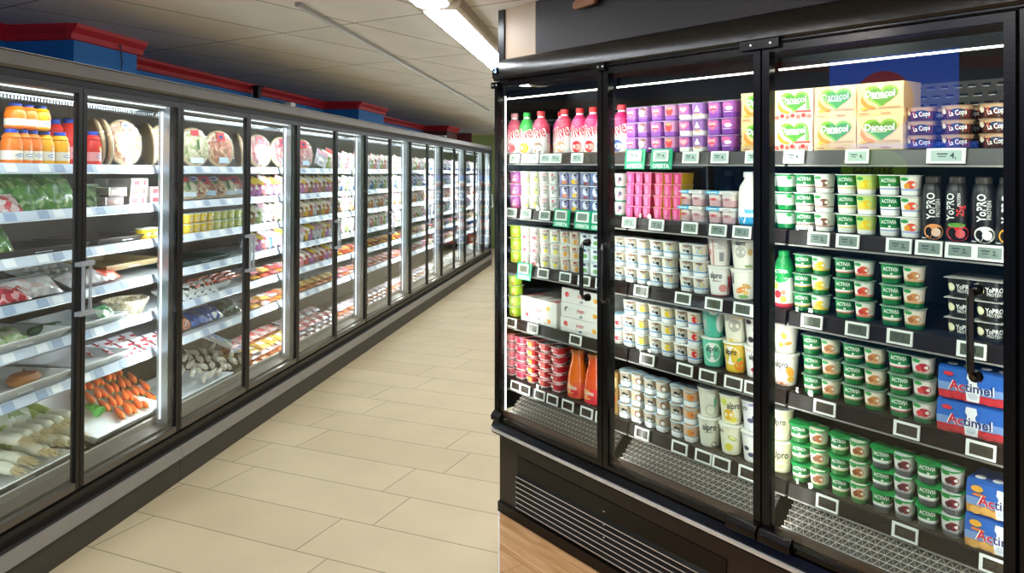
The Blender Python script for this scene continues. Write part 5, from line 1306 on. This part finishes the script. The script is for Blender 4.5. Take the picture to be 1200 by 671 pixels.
pile_row(3, 0, ['pale pink', 'pink', 'white'], .12, 3, z=DECK+.001, d=.19, tilt=.25, rows=2)
seqs = [['white', 'green', 'pink'], ['white', 'blue', 'green'], ['brown', 'orange', 'white'], ['white', 'pink', 'green'], ['yellow', 'orange', 'red'], ['pink', 'pale pink', 'orange']]
for k in range(4, 14):
    st = .10 if k < 7 else (.14 if k < 10 else .2)
    for j in range(6):
        sq_ = seqs[(j + (k > 8)*0) % 6] if k < 8 else [['white', 'blue'], ['white', 'green'], ['white', 'brown'], ['blue', 'white'], ['green', 'red'], ['green', 'pale pink']][j]
        if j < 4: file_row(k, j, sq_, st, .5, -.35, .14 if j == 0 else .12, spread=.1)
        else: pile_row(k, j, sq_, max(.15, st), 2)
    pile_row(k, 0, ['pale pink', 'orange', 'white'] if k < 8 else ['green', 'white'], max(.15, st), 3, z=DECK+.001, d=.2, tilt=.25)

o = STUFF.build('distant_food_packets'); o['kind'] = 'stuff'; tag(o, 'packed food filling the shelves behind the distant freezer doors', 'food packets')
for key, tr_ in list(_PROTO.items()):           # originals used only as patterns are taken out again
    if 'label' not in tr_[0]:
        def rm(t):
            for c in t[1]: rm(c)
            bpy.data.objects.remove(t[0])
        rm(tr_); del _PROTO[key]
# ================================================================== room, left half
CEILZ = 2.42
def tile_mat(name, c1, c2, grout, bw, rh, mortar, rot, off=.5, rough=.4, vary=.04, bump=.2, loc=(0, 0, 0), speck=0):
    m = bpy.data.materials.new(name); m.use_nodes = True; nt = m.node_tree; N = nt.nodes.new; L = nt.links.new; b = nt.nodes['Principled BSDF']
    tc = N('ShaderNodeTexCoord'); mp = N('ShaderNodeMapping'); mp.inputs['Rotation'].default_value = (0, 0, rot); mp.inputs['Location'].default_value = loc
    L(tc.outputs['Object'], mp.inputs['Vector'])
    br = N('ShaderNodeTexBrick'); br.inputs['Scale'].default_value = 1; br.inputs['Brick Width'].default_value = bw; br.inputs['Row Height'].default_value = rh
    br.inputs['Mortar Size'].default_value = mortar; br.inputs['Mortar Smooth'].default_value = .2; br.offset = off; br.inputs['Bias'].default_value = 0
    br.inputs['Color1'].default_value = lin(c1); br.inputs['Color2'].default_value = lin(c2); br.inputs['Mortar'].default_value = lin(grout)
    L(mp.outputs[0], br.inputs['Vector'])
    n = N('ShaderNodeTexNoise'); n.inputs['Scale'].default_value = 3.5; n.inputs['Detail'].default_value = 6; L(mp.outputs[0], n.inputs['Vector'])
    mr = N('ShaderNodeMapRange'); mr.inputs['From Min'].default_value = .3; mr.inputs['From Max'].default_value = .7; mr.inputs['To Min'].default_value = 1-vary; mr.inputs['To Max'].default_value = 1+vary
    L(n.outputs['Fac'], mr.inputs['Value'])
    ml = N('ShaderNodeVectorMath'); ml.operation = 'MULTIPLY'; L(br.outputs['Color'], ml.inputs[0]); L(mr.outputs[0], ml.inputs[1]); L(ml.outputs[0], b.inputs['Base Color'])
    b.inputs['Roughness'].default_value = rough
    bp = N('ShaderNodeBump'); bp.inputs['Strength'].default_value = bump; bp.inputs['Distance'].default_value = .004; bp.invert = True
    L(br.outputs['Fac'], bp.inputs['Height']); L(bp.outputs[0], b.inputs['Normal'])
    return m
def plane_world(name, pts, m, th=-.05):
    b = MB(); n = len(pts); vs = list(pts)+[(x, y, z+th) for x, y, z in pts]
    b.add(vs, [tuple(range(n)), tuple(range(n, 2*n))[::-1]]+[(i, n+i, n+(i+1) % n, (i+1) % n) for i in range(n)], m)
    o = b.build(name, smooth=False); return struct(o)
rampz = lambda x, y: -.0144*y
# tiled floor: everything left of the line that runs out under the dairy fridge
P0 = (-.0167*.5, .5); 
tl = tile_mat('beige_stone_tiles', '#c3b08a', '#cab892', '#877758', .985, .33, .0032, math.radians(23.8), .17, .62, .05, .2, (.02, .03, 0))
ft = [(-4.0, -2), (-.002, -2), (-.0625, 3.55), (6, 8.3), (8, 19), (-4.0, 19)]
plane_world('floor', [(x, y, rampz(x, y)) for x, y in ft], tl)
wd = bpy.data.materials.new('light_oak_boards'); wd.use_nodes = True
nt = wd.node_tree; N = nt.nodes.new; L = nt.links.new; b_ = nt.nodes['Principled BSDF']
tc = N('ShaderNodeTexCoord'); mp = N('ShaderNodeMapping'); mp.inputs['Rotation'].default_value = (0, 0, math.radians(52.5)); L(tc.outputs['Object'], mp.inputs['Vector'])
mp2 = N('ShaderNodeMapping'); mp2.inputs['Scale'].default_value = (1.2, 14, 1); L(mp.outputs[0], mp2.inputs['Vector'])
nz = N('ShaderNodeTexNoise'); nz.inputs['Scale'].default_value = 2.2; nz.inputs['Detail'].default_value = 8; nz.inputs['Distortion'].default_value = 1.2; L(mp2.outputs[0], nz.inputs['Vector'])
cr = N('ShaderNodeValToRGB'); cr.color_ramp.elements[0].position = .32; cr.color_ramp.elements[0].color = lin('#bb8a56'); cr.color_ramp.elements[1].position = .68; cr.color_ramp.elements[1].color = lin('#e2b788')
L(nz.outputs['Fac'], cr.inputs['Fac'])
br = N('ShaderNodeTexBrick'); br.inputs['Scale'].default_value = 1; br.inputs['Brick Width'].default_value = 1.2; br.inputs['Row Height'].default_value = .19; br.inputs['Mortar Size'].default_value = .0015
br.inputs['Color1'].default_value = (1, 1, 1, 1); br.inputs['Color2'].default_value = (.88, .86, .84, 1); br.inputs['Mortar'].default_value = (.4, .33, .28, 1); L(mp.outputs[0], br.inputs['Vector'])
mm = N('ShaderNodeVectorMath'); mm.operation = 'MULTIPLY'; L(cr.outputs[0], mm.inputs[0]); L(br.outputs['Color'], mm.inputs[1]); L(mm.outputs[0], b_.inputs['Base Color']); b_.inputs['Roughness'].default_value = .4
plane_world('floor.001', [(-.0015, -2, 0), (4, -2, 0), (4, .5, 0), (.9, 3.6, 0), (-.056, 3.56, 0)], wd)
b = MB(); a0, a1 = Vector((-.0008, .4, 0)), Vector((-.0575, 3.52, 0)); dr = (a1-a0).normalized(); nr = Vector((-dr.y, dr.x, 0))
q = [a0, a1, a1+nr*.006, a0+nr*.006]; b.add([(v.x, v.y, .003) for v in q]+[(v.x, v.y, -.052) for v in q], [(0, 1, 2, 3), (0, 4, 5, 1), (2, 6, 7, 3), (1, 5, 6, 2), (3, 7, 4, 0), (7, 6, 5, 4)], mat('white_floor_trim', '#dcd8d0', .4))
o = b.build('trim_1', smooth=False); struct(o)
# ceiling
cm = tile_mat('grey_white_ceiling_tiles', '#ddd8cd', '#e2ddd3', '#7e786d', 1.2, .57, .006, math.radians(24), .0, .8, .05, .3, (.5, .18, 0))
b = MB(); b.box(-3.2, 19, -8, 1.16, CEILZ, CEILZ+.04, cm); struct(b.build('ceiling', smooth=False, M=LF))
# wall behind the freezers with blue band, red crown and boxed columns
BLUE = mat('blue_wall_paint', '#1878c4', .6, var=.12, vscale=3); REDP = mat('red_crown_paint', '#cf2a30', .5, var=.1)
b = MB(); b.box(-3.2, 15.7, 1.1, 1.16, -.3, CEILZ, BLUE); struct(b.build('wall_left', smooth=False, M=LF))
crown = lambda d: [(d, CEILZ-.085), (d-.012, CEILZ-.08), (d-.02, CEILZ-.05), (d-.045, CEILZ-.02), (d-.05, CEILZ), (d, CEILZ)]
b = MB(); b.prism(crown(1.1), -3.2, 15.7, REDP); struct(b.build('trim_2', smooth=False, M=LF))
for i, (z0, z1) in enumerate(((4.11, 4.66), (8.68, 9.6), (13.1, 13.9))):
    s0, s1 = z0*1.0104, z1*1.0104
    b = MB(); b.box(s0, s1, .68, 1.1, 2.052, CEILZ-.001, BLUE if i < 2 else mat('maroon_paint', '#5c2a28', .6)); o = b.build('boxed_column', smooth=False, M=LF); struct(o)
    b = MB(); pf = crown(.68); b.prism(pf, s0-.04, s1+.04, REDP)
    b.prism([(s0-.04, CEILZ-.085)]*0 or [(.68, CEILZ-.085), (.70, CEILZ-.085), (.70, CEILZ), (.68, CEILZ)], s0-.04, s1+.04, REDP)
    b.extr([(s0, CEILZ-.085), (s0-.012, CEILZ-.08), (s0-.02, CEILZ-.05), (s0-.045, CEILZ-.02), (s0-.05, CEILZ), (s0, CEILZ)][::-1], .68, 1.1, REDP)
    b.extr([(s1, CEILZ-.085), (s1+.012, CEILZ-.08), (s1+.02, CEILZ-.05), (s1+.045, CEILZ-.02), (s1+.05, CEILZ), (s1, CEILZ)], .68, 1.1, REDP)
    struct(b.build('trim_3', smooth=False, M=LF))
# far wall
GREENW = mat('far_green_wall', '#8fa468', .7, var=.1)
b = MB(); b.box(16.5, 16.56, -6, 1.1, -.3, CEILZ, GREENW); struct(b.build('wall_back', smooth=False, M=LF))
b = MB(); b.box(15.7, 15.74, .74, 1.1, -.3, CEILZ, mat('far_maroon', '#6a2c2a', .6)); struct(b.build('wall_maroon_return', smooth=False, M=LF))
# far shelf with goods and blue sign
b = MB()
fs_ = empty('store_shelving', LM(16.1, -.9, 0)); tag(fs_, 'low shelving of goods at the far end of the aisle', 'shelving')
for z in (.12, .42, .72, 1.02, 1.32, 1.6):
    b = MB(); b.box(-.18, .3, -1.0, 1.1, z, z+.02, mat('dark_store_shelf', '#3a3632', .5)); b.build('shelf_board', fs_)
b = MB(); b.box(.3, .33, -1.0, 1.1, .0, 1.7, mat('dark_store_back', '#2a2624', .6)); b.build('back_panel', fs_)
cc = ['#c83a34', '#e0a030', '#3a7ac0', '#e4e0d8', '#4a9a50', '#d8683c']
for j, z in enumerate((.14, .44, .74, 1.04, 1.34)):
    for i in range(8):
        c = cc[(i*3+j*2) % 6]
        inst(('fc', c), carton(c, cc[(i+j+1) % 6], .2, .2, .14), LM(16.1-.16, -.9-.85+.24*i, z+.001, RZ(-PI/2)), f'small boxed goods on shelf {ORD[j+1]} of the far shelving, {["red", "amber", "blue", "white", "green", "orange"][cc.index(c)]}', 'carton', f'boxed goods, far shelving, row {ORD[j+1]}, {["red", "amber", "blue", "white", "green", "orange"][cc.index(c)]}')
b = MB(); b.box(0, .02, -1.1, .9, 1.44, 1.56, mat('far_blue_sign', '#2f74c4', .4)); o = b.build('aisle_sign', M=LM(15.9, -1.0, 0)); tag(o, 'blue strip sign above the far shelving', 'sign')
# small fittings above the freezers
b = MB(); b.tube([(0, 0, .36), (.03, -.012, .30), (.045, -.012, .2), (.03, -.012, .1), (-.03, -.012, .0)], .005, mat('grey_cable', '#3c4048', .5), 6); o = b.build('hanging_cable', M=LM(sL(118, .67), .67, 2.06)); tag(o, 'thin grey cable looping down the blue boxed column', 'cable')
b = MB(); b.box(-.05, .05, -.07, .0, 0, .012, DK); b.box(-.03, .03, -.05, 0, -.1, 0, DK); o = b.build('wall_bracket', M=LM(sL(287, 1.04), 1.04, CEILZ-.03)); tag(o, 'small dark bracket across the red crown moulding', 'bracket')
for px in (342, 522):
    e_ = empty('junction_box', LM(sL(px, .02), .04, 2.0715)); tag(e_, 'small pale junction box on the freezer canopy, ' + ('nearer one' if px < 400 else 'farther one'), 'junction box')
    b = MB(); b.box(-.05, .03, -.02, .03, 0, .035, mat('box_pale', '#b8b4ac', .5)); b.build('box_body', e_, bevel=.003)
    b = MB(); b.tube([(-.28, .05, .004), (-.18, .03, .03), (-.1, .02, .02), (-.05, .01, .015)], .006, BLK2, 6); b.tube([(.03, 0, .015), (.08, 0, .022), (.12, .01, .004)], .005, BLK2, 6); b.build('cable', e_)
# ceiling track and fluorescent fittings
def world_to_L(v):
    return LF.inverted() @ Vector(v)
pa = world_to_L((-1.03, 3.64, 0)); pb = world_to_L((-.307, 9.86, 0)); ang = math.atan2(pb.y-pa.y, pb.x-pa.x); ln = math.hypot(pb.x-pa.x, pb.y-pa.y)
tr = empty('ceiling_track', LM(pa.x, pa.y, CEILZ-.001, RZ(ang))); tag(tr, 'thin grey conduit track running along the ceiling', 'track')
b = MB(); b.box(0, ln, -.014, .014, -.018, 0, mat('track_grey', '#8d8980', .4, metal=.3)); b.build('channel', tr, bevel=.002)
b = MB(); b.box(0, ln, -.005, .005, -.0205, -.0185, mat('track_cover', '#b8b4aa', .4)); b.build('cover_strip', tr)
p1 = world_to_L((-.3455, 3.595, 0)); p2 = world_to_L((-.137, 5.148, 0)); ang = math.atan2(p2.y-p1.y, p2.x-p1.x); ln = math.hypot(p2.x-p1.x, p2.y-p1.y)
LAMP = mat('fluorescent_diffuser', '#f2f8ff', .5, emit=CEIL_EMIT)
HOUS = mat('lamp_housing_beige', '#a89880', .45)
def lamp():
    root = empty('fluorescent_light')
    b = MB(); pf = [(-.115, 0), (-.105, -.035), (-.08, -.05), (.08, -.05), (.105, -.035), (.115, 0)]; b.prism(pf, -.03, ln+.03, HOUS); b.build('housing', root, bevel=.004)
    b = MB(); pf = [(.078*math.cos(a*PI/10)*-1, -.0505-.022*math.sin(a*PI/10)) for a in range(11)]; b.prism(pf, 0, ln, LAMP); b.build('diffuser', root); return root
lamps = empty; fm = []
for q in (-2, -1, 0, 1, 2, 3, 4, 5):
    x = p1.x + (ln+.15)*math.cos(ang)*q; y = p1.y + (ln+.15)*math.sin(ang)*q
    nm = {-1: 'bright fluorescent ceiling light cut by the top edge', 0: 'whole fluorescent ceiling light nearest the photo seam', 1: 'fluorescent ceiling light cut off by the photo seam'}.get(q, f'fluorescent ceiling light in the row, {ORD[q+3]} along')
    inst('lamp', lamp, LM(x, y, CEILZ-.0005, RZ(ang)), nm, 'ceiling light', 'fluorescent ceiling lights')
inst('lamp', lamp, LM(14.3, .0, CEILZ-.0005, RZ(-PI/2)), 'distant ceiling light across the far end of the aisle', 'ceiling light', 'fluorescent ceiling lights')
for (x, y) in ((2.0, -3.8), (-.8, -3.8)):  # unseen lamps added to light the right side
    inst('lamp', lamp, LM(x, y, CEILZ-.0005, RZ(0)), f'added unseen parallel-row fluorescent ceiling light, {nth("pr")} along', 'ceiling light', 'fluorescent ceiling lights')

# ================================================================== right half: wall above the fridge, floor-side lights
DW = mat('charcoal_wall_panel', '#252120', .6, bump=.08, bscale=25, var=.12, vscale=2.5)
b = MB(); b.box(sR(628, .2), 3.2, .2, .26, 2.0, 2.45, DW); o = struct(b.build('wall_right', smooth=False, M=RF))
b = MB(); b.box(sR(592.5, .2), sR(627.5, .2), .2, .25, 2.0, 2.45, mat('beige_wood_panel', '#b8a188', .5, var=.12, vscale=6)); struct(b.build('wall_beige_panel', smooth=False, M=RF))
b = MB(); b.box(sR(585.8, .2), sR(592.3, .2), .19, .27, 2.0, 2.45, mat('black_upright_post', '#17161a', .4)); struct(b.build('trim_4', smooth=False, M=RF))
WOODL = mat('varnished_wood', '#9a6236', .4, var=.25, vscale=12)
wl0 = empty('wall_ornament', RF @ T(sR(684, .16), .16, 2.268)); tag(wl0, 'rounded wooden ornament fixed high on the charcoal wall', 'ornament')
b = MB(); b.extr([(-.055+.02*math.cos(a*PI/8+PI/2), .02+.02*math.sin(a*PI/8+PI/2)) for a in range(9)]+[(.06, .006), (.08, .03), (.08, .2), (-.055, .2)], 0, .018, WOODL); b.build('wooden_stroke', wl0, bevel=.004)
b = MB(); b.extr([(-.040, .052), (.05, .046), (.062, .06), (.062, .18), (-.040, .18)], -.0015, .0, mat('wood_edge_dark', '#4a2c18', .5)); b.build('inlay', wl0)
# opposite shelves and a poster with added glow, which the dairy fridge doors mirror
def mirror_pt(px, py, dm):
    Z = (2388+1134*(dm))/(px+90.0)
    return sR(px, dm), 1.6+(190-py)*Z/900.0
DM = 3.0
sa, za = mirror_pt(972, 72, DM); sb, zb = mirror_pt(1124, 172, DM)
w, h = sb-sa, za-zb
po = empty('poster_added_glow', RF @ T((sa+sb)/2, -.048-DM, zb) @ RZ(PI)); tag(po, 'blue poster with dark red disc and added glow, opposite the dairy fridge', 'poster')
b = MB(); b.box(-w/2, w/2, 0, .03, 0, h, mat('poster_frame', '#22252c', .5)); b.build('poster_box', po)
b = MB(); b.flat(sq4(), mat('poster_blue_added_glow', '#2456c8', .5, emit=P_EMIT), 0, h/2, w/2, h/2, -.001)  # glow added so the poster shows in the door glass
b.flat(ell(32), mat('poster_red_added_glow', '#8c1230', .5, emit=P_EMIT), .06*w, h*.5, .24*w, .24*w, -.002)
b.text('Especial', mat('poster_pink_added_glow', '#c85a78', .5, emit=P_EMIT), .06*w, h*.62, .3*w, -.003); b.build('printed_face', po, smooth=False)
DM = 2.9; sa, za = mirror_pt(985, 174, DM); sb, zb = mirror_pt(1062, 222, DM); w, h = sb-sa, za-zb
gs = empty('round_green_sign', RF @ T((sa+sb)/2, -.048-DM, zb) @ RZ(PI)); tag(gs, 'oval green sign lettered in black below the blue poster', 'sign')
b = MB(); b.extr([(w/2*x, h/2+h/2*y) for x, y in ell(28)], 0, .02, mat('sign_green_added_glow', '#6a9a24', .5, emit=P_EMIT*.5)); b.text('snatts', '#1a1c14', 0, h*.5, w*.62, -.001); b.build('sign_board', gs, smooth=False)  # sign's glow is added to make its mirror image visible
# unseen spotlights added to light the dairy fridge from the front
SPB = mat('spot_black', '#141414', .4)
def spot_fix():
    root = empty('added_spotlight')
    b = MB(); b.lathe([(.045, 0, None), (.045, .02, SPB), (.012, .022, SPB), (.012, .06, SPB)], 20); b.build('stem', root, M=T(0, 0, -.001) @ RX(PI))
    b = MB(); b.lathe([(.05, 0, None), (.06, .02, SPB), (.06, .12, SPB), (.045, .14, SPB)], 24); b.build('lamp_head', root, M=T(0, 0, -.09) @ RX(math.radians(235)))
    b = MB(); b.lathe([(.05, 0, None), (.05, .004, mat('spot_lens', '#fff0dc', .4, emit=6))], 24); b.build('lens', root, M=T(0, 0, -.09) @ RX(math.radians(235)) @ T(0, 0, .1405)); return root
for i, x in enumerate((.3, 1.2, 2.1)):
    inst('spotfix', spot_fix, RF @ T(x, -1.32, CEILZ-.04), f'added unseen ceiling spotlight lighting the {DN[i]} fridge door', 'spotlight', 'added spotlights over the dairy fridge')
    l = bpy.data.lights.new('added_fridge_spot', 'SPOT'); l.energy = SPOT; l.spot_size = math.radians(80); l.spot_blend = .8; l.shadow_soft_size = .05; l.color = (1, .93, .84)
    o = bpy.data.objects.new('added_fridge_spot', l); COL.objects.link(o); o.matrix_world = RF @ T(x, -1.17, CEILZ-.2) @ RX(math.radians(52))
# ---- camera, lights of the world
cam = bpy.data.cameras.new('camera'); co = bpy.data.objects.new('camera', cam); COL.objects.link(co)
co.location = (0, 0, EYE); co.rotation_euler = (PI/2, 0, 0)
cam.sensor_width = 36; cam.lens = 27; cam.shift_y = -(335.5-190)/1200.0; cam.clip_start = .02
S.camera = co
w_ = bpy.data.worlds.new('world'); S.world = w_; w_.use_nodes = True
w_.node_tree.nodes['Background'].inputs['Color'].default_value = (.9, .86, .8, 1); w_.node_tree.nodes['Background'].inputs['Strength'].default_value = WORLD_S
S.view_settings.view_transform = 'Standard'; S.view_settings.look = 'None'; S.view_settings.exposure = EXPO; S.view_settings.gamma = 1; S.view_settings.use_curve_mapping = False
S.cycles.transparent_max_bounces = 24; S.cycles.max_bounces = 8; S.cycles.diffuse_bounces = 3; S.cycles.glossy_bounces = 3; S.cycles.caustics_reflective = False; S.cycles.caustics_refractive = False
print('OBJECTS', len(COL.objects), 'TOP', len([o for o in COL.objects if not o.parent]))
